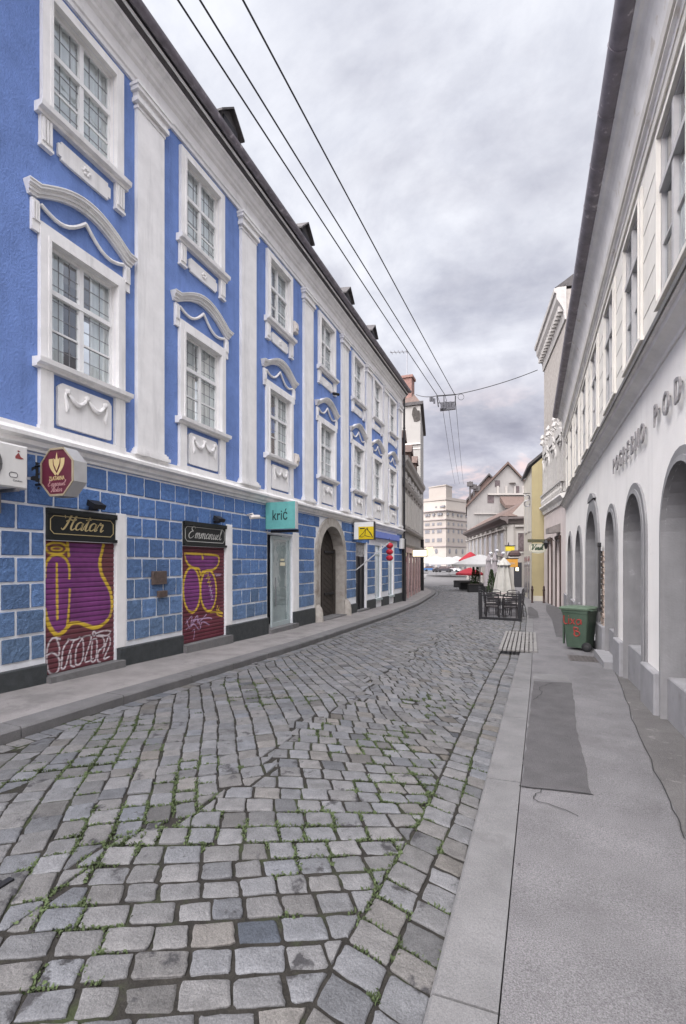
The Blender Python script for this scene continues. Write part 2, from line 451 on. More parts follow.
# double gutter row along the right kerb, single row along the left kerb
for col in (0, 1, 2):
    s = -1.6+random.uniform(0, .2); sk = random.uniform(-.01, .01)+(.03 if col < 2 else 0)
    while s < SMAX:
        ln = random.uniform(.16, .22) if col == 0 else random.uniform(.14, .20)
        def ed(k, y):
            a, b = STRIP(y), KR(y)
            m = a+(b-a)*.54+.012*sin(y*2.1)
            if col == 0: return (a, m)[k]
            if col == 1: return (m, b-.004)[k]
            return (KL(y)+.01, KL(y)+.235)[k]
        q = [(ed(0, s), s+sk), (ed(1, s), s-sk), (ed(1, s+ln), s+ln-sk), (ed(0, s+ln), s+ln+sk)]
        q = [(x+random.uniform(-.005, .005), y) for x, y in q]
        stone(q, s > 9); s += ln
M_cob = mat('cobble_stone', (.2, .2, .2), .8, .26, 11, .55, 60, spec=.4, attr=True, fine=.28, dirt=((.035, .034, .036), .60, .66, 4.5))
co = cob.build('cobblestones', M_cob, fix=True, smooth=True)
tag(struct(co), 'worn grey cobblestones laid in diagonal courses with a double gutter row', 'road')
# far stretch of road and square
M_farcob = mat('far_cobbles', (.115, .112, .112), .85, .2, 1.5, .5, 8)
fr = MB(); sheet(fr, [lambda s: (KL(s)-.1, G(s)-.10), lambda s: (KR(s)+6, G(s)-.09)], [46.8, 60, 80, 112])
fr.box(-90, 60, 112, 330, -.9, -.53)
tag(struct(fr.build('paved_square', M_farcob)), 'pale paved market square at the far end of the street', 'square')

# weeds growing in the joints
M_weed = mat('weed_green', (.058, .078, .034), .7, .6, 9, spec=.2)
gr = MB()
def blade(x, y, z, h, w, az, lean):
    dx_, dy_ = cos(az), sin(az)
    p0 = (x-dy_*w, y+dx_*w, z); p1 = (x+dy_*w, y-dx_*w, z)
    m0 = (x-dy_*w*1.1+dx_*lean*.4, y+dx_*w*1.1+dy_*lean*.4, z+h*.65); m1 = (x+dy_*w*1.1+dx_*lean*.4, y-dx_*w*1.1+dy_*lean*.4, z+h*.65)
    gr.add([p0, p1, m1, m0, (x+dx_*lean, y+dy_*lean, z+h)], [(0, 1, 2, 3), (3, 2, 4)])
for poly, cx, cy in JOINTS:
    n = len(poly)
    for i in range(n):
        a, b = poly[i], poly[(i+1) % n]
        L = sqrt((a[0]-b[0])**2+(a[1]-b[1])**2)
        k = int(L*120)
        for j in range(k):
            w = random.random(); x = a[0]+(b[0]-a[0])*w; y = a[1]+(b[1]-a[1])*w
            d = mnoise.noise(Vector((x*1.1, y*1.1, 3.3)))+.55*mnoise.noise(Vector((x*5, y*5, 9)))
            near_strip = .14 if x > STRIP(y)-.12 else 0
            fade = max(0, (y-4)*.12)
            if d < .27-near_strip+fade: continue
            x += random.gauss(0, .008); y += random.gauss(0, .008)
            z = roadz(x, y)-.014
            hh = random.uniform(.010, .024)+max(0, d-.4)*.03
            blade(x, y, z, hh, random.uniform(.0025, .006), random.uniform(0, 6.28), random.uniform(.003, .025))
            if d > .3 and random.random() < .14:   # small clover-like leaf
                r = random.uniform(.006, .012); zz = z+hh*random.uniform(.7, 1.1); az = random.uniform(0, 6)
                ox, oy = random.gauss(0, .005), random.gauss(0, .005)
                gr.add([(x+ox+r*cos(az+t), y+oy+r*sin(az+t), zz+r*.35*sin(t*2)) for t in (0, 1.05, 2.1, 3.14, 4.2, 5.2)], [(0, 1, 2, 3, 4, 5)])
tag(gr.build('grass', M_weed, fix=False), 'short green weeds growing in the cobble joints', 'grass', kind='stuff')

# left kerb and pavement
M_kerb = mat('kerb_granite', (.146, .144, .144), .8, .2, 3, .3, 60, fine=.25, dirt=((.10, .098, .097), .58, .74, 2.2), dirt2=((.05, .05, .05), .70, .73, 9))
M_kerbl = mat('kerb_dark_granite', (.13, .127, .127), .8, .2, 3, .3, 60, fine=.2)
kb = MB(); s = -5
while s < 70:
    ln = random.uniform(1.0, 1.5) if s < 30 else 1
    q = []
    for y in (s+.006, s+ln-.006):
        x = KL(y); z = G(y)
        q.append([(x, y, z-.2), (x, y, z-.022), (x-.02, y, z), (x-.30, y, z+.004), (x-.30, y, z-.2)])
    kb.prism(q[0], q[1]); s += ln
tag(struct(kb.build('kerb', M_kerbl)), 'raised stone kerb along the blue house pavement', 'kerb')
M_pavl = mat('left_pavement_asphalt', (.225, .212, .205), .9, .2, 2.2, .25, 70, fine=.22, dirt=((.15, .142, .138), .54, .70, 1.5), dirt2=((.10, .097, .095), .68, .72, 6))
pv = MB(); FL = [(-8, -6.7), (25.4, -6.7), (26, -6.7), (36.7, -8.0), (40, -8.9), (50, -12.2), (71, -20)]
sheet(pv, [lambda s: (interp(FL, s), G(s)), lambda s: (KL(s)-.304, G(s))], [-8, -3, 0]+rng(1, 30, 1)+rng(31, 70, 1))
tag(struct(pv.build('pavement', M_pavl)), 'narrow worn asphalt pavement along the blue house', 'pavement')
# right kerb, pavement, patches
kb = MB(); s = -3.2
KW = lambda s: interp([(0, .25), (8, .27), (14, .2), (30, .2)], s)
cuts = [-3.2, -.9, 1.87, 3.95, 5.75, 7.3, 8.9, 10.68, 14.2, 15.6, 17.0, 18.4]+rng(19.8, 46, 1.4)
for a, b in zip(cuts, cuts[1:]):
    if abs(a-10.68) < .01: continue
    q = []
    for y in (a+.006, b-.006):
        x = KR(y); z = G(y)
        q.append([(x, y, z-.2), (x, y, z-.018), (x+.014, y, z-.002), (x+KW(y), y, z+.003), (x+KW(y), y, z-.2)])
    kb.prism(q[0], q[1])
tag(struct(kb.build('kerb', M_kerb)), 'flat pale granite kerb stones along the right pavement', 'kerb')
M_asp = mat('asphalt_pavement', (.142, .138, .141), .92, .24, 1.7, .5, 120, fine=.45, dirt=((.108, .104, .106), .54, .72, 1.1), dirt2=((.05, .048, .048), .69, .715, 11))
pv = MB(); WR = lambda s: interp([(-8, 1.8), (22.5, 1.8), (28.3, 1.2), (28.4, .5), (33, .2), (45, -.4), (60, 4)], s)
sheet(pv, [lambda s: (KR(s)+KW(s)+.006, G(s)), lambda s: ((KR(s)+KW(s)+WR(s))/2, G(s)), lambda s: (WR(s), G(s))], [-8, -3, 0]+rng(1, 46, .75))
tag(struct(pv.build('pavement', M_asp)), 'grey asphalt pavement in front of the white arcaded house', 'pavement')
M_patch = mat('dark_asphalt_patch', (.082, .079, .081), .95, .2, 4, .6, 90, fine=.35, dirt=((.26, .24, .25), .70, .74, 18))
M_patch2 = mat('worn_asphalt_strip', (.105, .10, .098), .95, .2, 3, .5, 90, fine=.25, dirt=((.24, .225, .22), .58, .75, 4))
M_crack = mat('crack_tar', (.03, .03, .03), .9, .1)
def flat(name, poly, m, dz, label, cat):
    mb = MB(); n = len(poly); c = (sum(p[0] for p in poly)/n, sum(p[1] for p in poly)/n)
    pts = []
    for i in range(n):
        a, b = poly[i], poly[(i+1) % n]; k = max(1, int(sqrt((a[0]-b[0])**2+(a[1]-b[1])**2)/.12))
        for j in range(k):
            w = j/k; x, y = a[0]+(b[0]-a[0])*w, a[1]+(b[1]-a[1])*w
            if j: x += random.gauss(0, .006); y += random.gauss(0, .006)
            pts.append((x, y))
    bm = bmesh.new(); vs = [bm.verts.new((x, y, 0)) for x, y in pts]; bm.faces.new(vs)
    bmesh.ops.triangulate(bm, faces=bm.faces)
    for y in rng(min(p[1] for p in pts), max(p[1] for p in pts), .5)[1:-1]:
        bmesh.ops.bisect_plane(bm, geom=bm.verts[:]+bm.edges[:]+bm.faces[:], plane_co=(0, y, 0), plane_no=(0, 1, 0))
    for q in bm.verts: q.co.z = G(q.co.y)+dz
    bm.verts.index_update()
    mb.v = [tuple(q.co) for q in bm.verts]; mb.f = [tuple(x.index for x in f.verts) for f in bm.faces]; mb.m = [0]*len(mb.f)
    bm.free()
    return tag(struct(mb.build(name, m)), label, cat)
flat('asphalt_patch', [(-.06, 3.87), (.16, 3.9), (.42, 3.93), (.44, 4.7), (.45, 5.6), (.53, 6.8), (.58, 7.95), (.05, 7.85), (-.02, 5.6)], M_patch, .004, 'dark asphalt repair patch beside the pale kerb stones', 'asphalt patch')
flat('asphalt_patch', [(.88, 3.4), (1.7, 3.2), (1.7, 9.4), (1.36, 9.3), (1.18, 7.4), (1.02, 5.6), (.93, 4.1)], M_patch2, .004, 'worn sandy asphalt strip along the foot of the arcaded house', 'asphalt patch')
flat('asphalt_patch', [(.62, 13.5), (1.7, 12.6), (1.7, 20), (1.2, 24), (.75, 26), (.62, 22), (.7, 18)], M_patch, .004, 'dark asphalt strip along the wall beyond the green bin', 'asphalt patch')
flat('asphalt_patch', [(-.05, 18.2), (.3, 18.6), (.28, 21.5), (.05, 24.0), (-.1, 24)], M_patch, .006, 'dark rounded asphalt patch beside the cafe terrace', 'asphalt patch')
flat('asphalt_patch', [(.03, 7.95), (.56, 8.05), (.54, 8.55), (.06, 8.45)], M_kerb, .005, 'small pale concrete square at the head of the dark patch', 'asphalt patch')
ck = MB()
def crack(pts, w=.006):
    for (a, b), (c, d) in zip(pts, pts[1:]):
        k = 6
        pr = (a, b)
        for i in range(1, k+1):
            q = (a+(c-a)*i/k+random.gauss(0, .008)*(i < k), b+(d-b)*i/k+random.gauss(0, .008)*(i < k))
            L = sqrt((q[0]-pr[0])**2+(q[1]-pr[1])**2)+1e-6; nx, ny = -(q[1]-pr[1])/L*w, (q[0]-pr[0])/L*w
            ck.add([(pr[0]-nx, pr[1]-ny, G(pr[1])+.008), (pr[0]+nx, pr[1]+ny, G(pr[1])+.008), (q[0]+nx, q[1]+ny, G(q[1])+.008), (q[0]-nx, q[1]-ny, G(q[1])+.008)], [(0, 1, 2, 3)])
            pr = q
crack([(.88, 3.5), (.93, 4.1), (1.02, 5.6), (1.18, 7.4), (1.36, 9.3)], .004)
crack([(-.08, 3.88), (.43, 3.93)]); crack([(.03, 6.6), (.14, 7.0), (.12, 7.4), (.3, 7.8)], .004); crack([(.08, 3.88), (.02, 3.7), (.3, 3.55)], .003)

tag(struct(ck.build('pavement_crack', M_crack)), 'thin dark cracks between asphalt patches and kerb', 'crack')
# ------------------------------------------------------------------ wall with openings
def arch_z(o, a):
    a0, a1, z0, z1, rise = o
    if rise == 0: return z1
    u = (2*a-a0-a1)/(a1-a0); return z1-rise+rise*sqrt(max(0, 1-u*u))
def wall(mb, F, a0, a1, z0, z1, ops, rev, mi=0, rmi=None, nseg=14, d=0):
    """front sheet with holes; each hole has its reveal running back rev deep"""
    rmi = mi if rmi is None else rmi
    A = sorted({a0, a1, *[x for o in ops for x in o[:2] if a0 < x < a1]}); Z = sorted({z0, z1, *[x for o in ops for x in o[2:4] if z0 < x < z1]})
    for i in range(len(A)-1):
        for j in range(len(Z)-1):
            ca, cz = (A[i]+A[i+1])/2, (Z[j]+Z[j+1])/2
            if any(o[0] < ca < o[1] and o[2] < cz < o[3] for o in ops): continue
            mb.add([F.P(A[i], d, Z[j]), F.P(A[i+1], d, Z[j]), F.P(A[i+1], d, Z[j+1]), F.P(A[i], d, Z[j+1])], [(0, 1, 2, 3)], mi)
    for o in ops:
        b0, b1, c0, c1, rise = o
        if rise:
            for k in range(nseg):
                x0 = (b0+b1)/2-(b1-b0)/2*cos(pi*k/nseg); x1 = (b0+b1)/2-(b1-b0)/2*cos(pi*(k+1)/nseg)
                y0, y1 = arch_z(o, x0), arch_z(o, x1)
                mb.add([F.P(x0, d, y0), F.P(x1, d, y1), F.P(x1, d, c1), F.P(x0, d, c1)], [(0, 1, 2, 3)], mi)
                mb.add([F.P(x0, d, y0), F.P(x1, d, y1), F.P(x1, d-rev, y1), F.P(x0, d-rev, y0)], [(0, 1, 2, 3)], rmi)
        else: mb.add([F.P(b0, d, c1), F.P(b1, d, c1), F.P(b1, d-rev, c1), F.P(b0, d-rev, c1)], [(0, 1, 2, 3)], rmi)
        mb.add([F.P(b0, d, c0), F.P(b1, d, c0), F.P(b1, d-rev, c0), F.P(b0, d-rev, c0)], [(0, 1, 2, 3)], rmi)
        for x in (b0, b1): mb.add([F.P(x, d, c0), F.P(x, d-rev, c0), F.P(x, d-rev, c1-rise), F.P(x, d, c1-rise)], [(0, 1, 2, 3)], rmi)
def frame_ring(mb, F, o, w, d0, d1, mi=0, nseg=16, bottom=True, chamfer=0):
    """moulding that follows the edge of an opening, w wide outwards"""
    a0, a1, z0, z1, rise = o
    def path(g):
        p = [(a0-g, z0-(g if bottom else 0))]
        if rise:
            for k in range(nseg+1):
                p.append(((a0+a1)/2-((a1-a0)/2+g)*cos(pi*k/nseg), z1-rise+(rise+g)*sin(pi*k/nseg)))
        else: p += [(a0-g, z1+g), (a1+g, z1+g)]
        p.append((a1+g, z0-(g if bottom else 0)))
        if bottom: p.append(p[0])
        return p
    I, O_ = path(0), path(w)
    for (i0, i1), (o0, o1) in zip(zip(I, I[1:]), zip(O_, O_[1:])):
        c = chamfer
        mb.hexa([F.P(i0[0], d0, i0[1]), F.P(i1[0], d0, i1[1]), F.P(o1[0], d0, o1[1]), F.P(o0[0], d0, o0[1]),
                 F.P(i0[0], d1, i0[1]), F.P(i1[0], d1, i1[1]), F.P(o1[0], d1-c, o1[1]), F.P(o0[0], d1-c, o0[1])], mi)
def sash(mb, F, a0, a1, z0, z1, d, cols=2, trans=.66, bars=(1, 1), lead=None, fw=.045):
    """casement window: outer frame, transom, mullion, glazing bars"""
    t = .05
    mb.fbox(F, a0, a1, d-t, d, z0, z0+fw); mb.fbox(F, a0, a1, d-t, d, z1-fw, z1)
    mb.fbox(F, a0, a0+fw, d-t, d, z0+fw, z1-fw); mb.fbox(F, a1-fw, a1, d-t, d, z0+fw, z1-fw)
    zt = z0+(z1-z0)*trans
    if trans: mb.fbox(F, a0+fw, a1-fw, d-t, d+.03, zt-.035, zt+.035)
    for i in range(1, cols):
        c = a0+(a1-a0)*i/cols; mb.fbox(F, c-.036, c+.036, d-t, d+.018, z0+fw, z1-fw)
    for i in range(cols):
        b0 = a0+(a1-a0)*i/cols; b1 = a0+(a1-a0)*(i+1)/cols
        if bars[0]:
            for q in range(1, bars[0]+1):
                zz = z0+(zt-z0)*q/(bars[0]+1); mb.fbox(F, b0+.05, b1-.05, d-t+.01, d-.008, zz-.014, zz+.014)
def sheet_pane(mb, F, a0, a1, d, z0, z1):
    p = [F.P(a0, d, z0), F.P(a1, d, z0), F.P(a1, d, z1), F.P(a0, d, z1)]
    mb.add(p if F.u[0]*F.n[1]-F.u[1]*F.n[0] < 0 else p[::-1], [(0, 1, 2, 3)])
def leads(mb, F, a0, a1, z0, z1, d, n, m):
    for i in range(1, n):
        x = a0+(a1-a0)*i/n; mb.fbox(F, x-.005, x+.005, d-.004, d+.004, z0, z1)
    for i in range(1, m):
        z = z0+(z1-z0)*i/m; mb.fbox(F, a0, a1, d-.0035, d+.0035, z-.005, z+.005)
def curtains(mb, F, a0, a1, z0, z1, d, cover):
    n = 16
    for x0, x1 in ((a0, a0+(a1-a0)*cover), (a1-(a1-a0)*cover, a1)):
        for k in range(n):
            p, q = x0+(x1-x0)*k/n, x0+(x1-x0)*(k+1)/n
            w = lambda k: d+.025*sin(k*1.7)+.01*sin(k*3.1)
            mb.add([F.P(p, w(k), z0), F.P(q, w(k+1), z0), F.P(q, w(k+1), z1), F.P(p, w(k), z1)], [(0, 1, 2, 3)])

M_lead = mat('lead_came', (.20, .20, .21), .5, .1)
# ------------------------------------------------------------------ the blue house
BL = Fr((-6.5, 0), (-6.5, 1))
A1 = 25.45; A0 = -3.0
bh = thing('blue_house', 'long blue and white two storey house with blue block ground floor and white stucco windows', 'house', (-6.5, 12, -.3))
WAX = [5.52, 8.42, 11.77, 15.1, 18.3, 20.9, 23.45]; PAX = [6.88, 10.15, 13.57, 16.75, 19.6, 22.15]
OP1 = [(a-.60, a+.60, 4.60, 6.34, 0) for a in WAX]; OP2 = [(a-.57, a+.57, 8.22, 9.84, 0) for a in WAX]
DOORS = [(4.88, 6.12, -.6, 2.50, 0), (7.80, 9.24, -.6, 2.55, 0), (11.13, 12.57, -.6, 2.50, 0), (14.32, 16.68, -.8, 3.08, 1.15), (18.1, 19.3, -.8, 2.55, 0), (20.6, 21.45, .1, 2.5, 0), (22.75, 23.6, .1, 2.5, 0)]
w = MB(); wall(w, BL, A0, A1, 3.25, 10.9, OP1+OP2, .2, 0, 1)
for a, b in ((A1, A1+.01),):
    w.fbox(BL, A1-.3, A1, -9, -.02, -1, 11.0, 0)
w.build('upper_wall', [M_blue, M_white], bh, fix=False)
w = MB(); wall(w, BL, A0, A1, -1, 3.249, DOORS, .34, 0, 0)
w.build('ground_floor_wall', M_mortar, bh, fix=False)
# rusticated blue blocks
BAYS = {}
def bay(a):
    k = sum(a > x for x in (5.5, 8.5, 11.9, 15.5, 18.7, 21.0, 23.2))
    if k not in BAYS: BAYS[k] = MB(); BAYS[k].c = []
    return BAYS[k]
zr = [3.24-.363*i for i in range(0, 10)]
HOLES = [(4.86, 6.36, -1, 2.55), (7.78, 9.52, -1, 2.60), (11.10, 12.98, -1, 2.62), (18.05, 19.47, -1, 2.60), (20.56, 21.63, -1, 2.56), (22.71, 23.82, -1, 2.56), (19.74, 24.45, 2.66, 3.1)]
for r in range(9):
    zt, zb = zr[r]-.012, zr[r+1]+.012
    if zt < .3: break
    zb = max(zb, .29)
    if zt-zb < .08: continue
    zm = (zt+zb)/2
    holes = [(h[0], h[1]) for h in HOLES if h[2] < zm < h[3]]
    if zb < 3.3:
        ex = 1.42 if zb < 1.93 else (1.42*sqrt(max(0, 1-((zb-1.93)/1.34)**2)))
        if ex > .05: holes.append((15.5-ex-.02, 15.5+ex+.02))
    cuts = sorted(holes); segs = []; x = A0+.02
    for h in cuts:
        if h[0] > x: segs.append((x, h[0]))
        x = max(x, h[1])
    if x < A1-.05: segs.append((x, A1-.03))
    for sa, sb in segs:
        if sb-sa < .1: continue
        n = max(1, round((sb-sa)/.405)); wd = (sb-sa)/n if n > 1 else sb-sa
        for x in (5.5, 8.5, 11.9, 15.5, 18.7, 21.0, 23.2): pass
        e = [sa]; off = (wd/2 if r % 2 else wd)
        k = sa+off if (sb-sa) > .5 else sb
        while k < sb-.08: e.append(k); k += wd
        e.append(sb)
        for p, q in zip(e, e[1:]):
            if q-p < .07: continue
            j = lambda: random.uniform(-.004, .004)
            blk = bay((p+q)/2); nv = len(blk.v)
            x0, x1, y0, y1 = p+.017+j(), q-.017+j(), zb+.005+j(), zt-.005+j()
            na = max(4, int((x1-x0)/.045)+2); nz = max(4, int((y1-y0)/.045)+2); base = len(blk.v); vs = []
            sd = random.uniform(0, 50); th_ = .026+random.uniform(-.004, .006)
            for jj in range(nz+1):
                for ii in range(na+1):
                    u_, v_ = ii/na, jj/nz
                    edge = 0 if (ii in (0, na) or jj in (0, nz)) else 1; u_ = min(max(u_, .0), 1)
                    if ii == 1: u_ = .022
                    if ii == na-1: u_ = .978
                    if jj == 1: v_ = .028
                    if jj == nz-1: v_ = .972
                    A_, Z_ = x0+(x1-x0)*u_, y0+(y1-y0)*v_
                    dd = -.004 if edge == 0 else th_*.8+.009*mnoise.noise(Vector((A_*14, Z_*14, sd)))+.007*mnoise.noise(Vector((A_*33, Z_*33, sd)))
                    if edge == 0: A_ += .004*mnoise.noise(Vector((A_*20, Z_*20, 1))); Z_ += .004*mnoise.noise(Vector((A_*20, Z_*20, 7)))
                    vs.append(BL.P(A_, dd, Z_))
            blk.add(vs, [(jj*(na+1)+ii, jj*(na+1)+ii+1, (jj+1)*(na+1)+ii+1, (jj+1)*(na+1)+ii) for jj in range(nz) for ii in range(na)])
            k = random.uniform(.8, 1.16); lo = max(0, min(1, (2.4-zm)/2.2))      # lower courses are more weathered and greyer paint
            c = (.090*k+.028*lo, .172*k+.012*lo, .37*k-.08*lo)
            blk.c += [c]*(len(blk.v)-nv)
for k in sorted(BAYS): BAYS[k].build('stone_facing', M_tile, bh, fix=False)
for a, b in ((A0, 4.86), (6.16, 7.76), (9.28, 11.1), (12.6, 14.05), (16.95, 18.05), (19.36, 20.55), (21.5, 22.7), (23.65, A1)):
    zt = .26 if b < 15 else -.02
    pl = MB(); pl.bev(BL, a, b, 0, .075, -1, zt if b < 14.5 else .1, .012); pl.build('plinth', M_plinth, bh)
for a, b, z in ((4.84, 6.2, .07), (7.74, 9.34, .055), (11.08, 12.7, -.06), (14.1, 16.9, -.19), (18.0, 19.4, -.2)):
    st = MB(); st.fbox(BL, a, b, -.5, .16, -1, z); st.build('door_step', M_kerb, bh)
sc = MB()
sc.extr(BL, [(0, 3.262), (.05, 3.262), (.06, 3.30), (.11, 3.33), (.12, 3.39), (.20, 3.42), (.205, 3.47), (.10, 3.52), (.08, 3.55), (.08, 3.60), (0, 3.60)], A0, A1+.02)
sc.build('string_course', M_white, bh)
for a in PAX+[24.85]:
    pm = MB(); hw = .33 if a < 24 else .3
    pm.fbox(BL, a-hw, a+hw, 0, .075, 3.60, 9.78)
    for k, (e, dd, z0, z1) in enumerate(((.09, .15, 3.602, 3.66), (.06, .12, 3.66, 3.71), (.03, .1, 3.71, 3.74), (.02, .09, 9.70, 9.75), (.06, .14, 9.782, 9.86), (.04, .12, 9.86, 9.95), (.09, .17, 9.95, 10.02), (.11, .19, 10.02, 10.07))):
        pm.fbox(BL, a-hw-e, a+hw+e, 0, dd, z0, z1)
    pm.build('pilaster', M_white, bh)
cn = MB()
cn.extr(BL, [(0, 10.12), (.045, 10.12), (.05, 10.19), (.075, 10.21), (.08, 10.28), (.04, 10.31), (.04, 10.46), (.09, 10.50), (.10, 10.55), (.14, 10.58), (.17, 10.66), (.23, 10.70), (.26, 10.71), (.27, 10.76), (0, 10.77)], A0, A1+.04)
cn.build('cornice', M_white, bh)
cn = MB(); cn.extr(BL, [(0, 10.775), (.28, 10.765), (.33, 10.81), (.33, 10.90), (0, 10.90)], A0, A1+.04); cn.build('eave_board', M_roof, bh)
cn = MB(); cn.extr(BL, [(.335, 10.82), (.365, 10.825), (.365, 10.86), (.335, 10.86)], A0, A1+.04); cn.build('eave_strip', M_white, bh)
gt = MB()
gt.extr(BL, [(.45+.09*cos(t), 10.96+.09*sin(t)) for t in [pi+pi*k/8 for k in range(9)]]+[(.525, 10.965), (.45, 10.89), (.375, 10.965)], A0, A1+.05)
gt.build('gutter', M_gutter, bh, smooth=True)
rf = MB()
rf.extr(BL, [(.36, 10.92), (.38, 11.0), (-.12, 12.0), (-5, 14.4), (-9.5, 12.0), (-9.5, 11.0), (0, 10.91)], A0, A1+.05)
rf.build('roof', M_roof, bh)
for a in (9.6, 13.7, 17.5, 20.7):
    d = MB(); w_ = .36
    d.add([BL.P(a-w_, -.12, 11.5), BL.P(a+w_, -.12, 11.5), BL.P(a+w_, -.12, 12.1), BL.P(a, -.12, 12.38), BL.P(a-w_, -.12, 12.1),
           BL.P(a-w_, -2.4, 11.6), BL.P(a+w_, -2.4, 11.6), BL.P(a+w_, -2.4, 12.3), BL.P(a, -2.4, 12.7), BL.P(a-w_, -2.4, 12.3)],
          [(0, 1, 2, 3, 4), (0, 5, 6, 1), (1, 6, 7, 2), (2, 7, 8, 3), (3, 8, 9, 4), (4, 9, 5, 0), (5, 9, 8, 7, 6)])
    for sg in (-1, 1):
        d.add([BL.P(a+sg*.46, .0, 11.98), BL.P(a, .0, 12.40), BL.P(a, -2.5, 12.72), BL.P(a+sg*.46, -2.5, 12.2), BL.P(a+sg*.46, .0, 12.03), BL.P(a, .0, 12.45), BL.P(a, -2.5, 12.77), BL.P(a+sg*.46, -2.5, 12.25)],
              [(0, 1, 2, 3), (4, 7, 6, 5), (0, 4, 5, 1), (1, 5, 6, 2), (2, 6, 7, 3), (3, 7, 4, 0)])
    do = d.build('dormer', M_roof, bh)
    p = MB(); p.fbox(BL, a-.28, a+.28, -.115, -.09, 11.62, 12.08); p.build('pane', M_dark, do)
# windows
def garland(mb, a, z, w):
    for x0 in (a-w, a):
        mb.tube([BL.P(x0+w*t, .075+.02*sin(pi*t), z-.15*sin(pi*t)) for t in [i/10 for i in range(11)]], [.016+.022*sin(pi*i/10) for i in range(11)], 7)
    for x in (a-w, a, a+w):
        mb.lathe([(.001, -.045), (.04, -.025), (.046, .005), (.04, .035), (.001, .05)], BL.P(x, .07, z), 8)
    for sg in (-1, 1):
        mb.tube([BL.P(a+sg*(w+.02+.015*sin(t*6)), .07, z-.3*t) for t in [i/6 for i in range(7)]], [.014, .02, .022, .026, .03, .026, .008], 7)
for i, a in enumerate(WAX):
    # tall first floor window
    o = OP1[i]
    m = MB(); sash(m, BL, o[0], o[1], o[2], o[3], -.065, 2, .62, (1, 0)); wn = m.build('window', M_frame, bh)
    m = MB(); frame_ring(m, BL, o, .16, .002, .07, bottom=False); frame_ring(m, BL, (o[0], o[1], o[2], o[3], 0), .045, .07, .085, bottom=False)
    for sg in (-1, 1):
        m.fbox(BL, a+sg*.66-.10, a+sg*.66+.10, .002, .068, 3.661, 4.46); m.fbox(BL, a+sg*.82-.055, a+sg*.82+.055, .002, .05, 6.36, 6.80)
        for k in range(3): m.fbox(BL, a+sg*.82-.05+.036*k, a+sg*.82-.028+.036*k, .05, .075, 6.5, 6.76)
    m.fbox(BL, a-.775, a+.775, .002, .068, 3.602, 3.66)
    m.fbox(BL, a-.78, a+.78, .002, .05, 6.502, 6.55)
    m.build('surround', M_white, wn)
    m = MB(); leads(m, BL, o[0]+.05, o[1]-.05, o[2]+.05, o[3]-.05, -.088, 6, 7); m.build('leading', M_lead, wn)
    m = MB(); m.add([BL.P(o[0], -.092, o[2]), BL.P(o[1], -.092, o[2]), BL.P(o[1], -.092, o[3]), BL.P(o[0], -.092, o[3])], [(0, 1, 2, 3)]); m.build('pane', M_glass, wn, fix=False)
    m = MB(); curtains(m, BL, o[0], o[1], o[2], o[3], -.16, [.3, .46, .36, .5, .3, .46, .36][i]); m.build('curtain', M_curt, wn, fix=False)
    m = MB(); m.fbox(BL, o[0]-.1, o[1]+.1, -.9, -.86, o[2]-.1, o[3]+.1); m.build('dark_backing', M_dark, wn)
    m = MB(); m.extr(BL, [(0, 4.462), (.09, 4.462), (.10, 4.50), (.17, 4.52), (.18, 4.585), (-.12, 4.61)], a-.84, a+.84); m.build('sill', M_white, wn)
    m = MB()
    arc = lambda g: [(a-.93-g*.3, 6.87+g*.85), (a-.80, 6.88+g*.85)]+[(a+.80*(-1+2*t), 6.88+g*.85+.30*sin(pi*t)) for t in [k/14 for k in range(1, 14)]]+[(a+.80, 6.88+g*.85), (a+.93+g*.3, 6.87+g*.85)]
    for g0, g1, dd in ((-.05, .0, .055), (.0, .05, .085), (.05, .075, .10), (.075, .12, .135), (.12, .14, .15)):
        p0, p1 = arc(g0), arc(g1)
        for k in range(len(p0)-1):
            m.hexa([BL.P(p0[k][0], 0, p0[k][1]), BL.P(p0[k+1][0], 0, p0[k+1][1]), BL.P(p1[k+1][0], 0, p1[k+1][1]), BL.P(p1[k][0], 0, p1[k][1]),
                    BL.P(p0[k][0], dd, p0[k][1]), BL.P(p0[k+1][0], dd, p0[k+1][1]), BL.P(p1[k+1][0], dd, p1[k+1][1]), BL.P(p1[k][0], dd, p1[k][1])])
    for x0, x1 in ((a-.74, a), (a, a+.74)):   # hanging cloth in the tympanum
        m.tube([BL.P(x0+(x1-x0)*t, .04, (6.78 if x0 < a else 6.99)+((.21 if x0 < a else -.21)*t)-.17*sin(pi*t)) for t in [k/10 for k in range(11)]], [.03]*11, 6)
    m.build('pediment', M_white, wn)
    m = MB(); zc = 4.03
    c = .07; x0, x1, z0, z1 = a-.48, a+.48, 3.72, 4.36
    m.fpoly(BL, [(x0, z0+.02), (x0+.02, z0), (x1-.02, z0), (x1, z0+.02), (x1, z1-c), (x1-.03, z1-.03), (x1-c, z1), (x0+c, z1), (x0+.03, z1-.03), (x0, z1-c)], .002, .055)
    garland(m, a, 4.25, .34)
    m.build('garland_panel', M_white, wn)
    # square second floor window
    o = OP2[i]
    m = MB(); sash(m, BL, o[0], o[1], o[2], o[3], -.065, 2, .60, (1, 0)); wn = m.build('window', M_frame, bh)
    m = MB(); frame_ring(m, BL, o, .16, .002, .07, bottom=False); frame_ring(m, BL, o, .045, .07, .085, bottom=False); m.build('surround', M_white, wn)
    m = MB(); leads(m, BL, o[0]+.05, o[1]-.05, o[2]+.05, o[3]-.05, -.088, 6, 6); m.build('leading', M_lead, wn)
    m = MB(); m.add([BL.P(o[0], -.092, o[2]), BL.P(o[1], -.092, o[2]), BL.P(o[1], -.092, o[3]), BL.P(o[0], -.092, o[3])], [(0, 1, 2, 3)]); m.build('pane', M_glass, wn, fix=False)
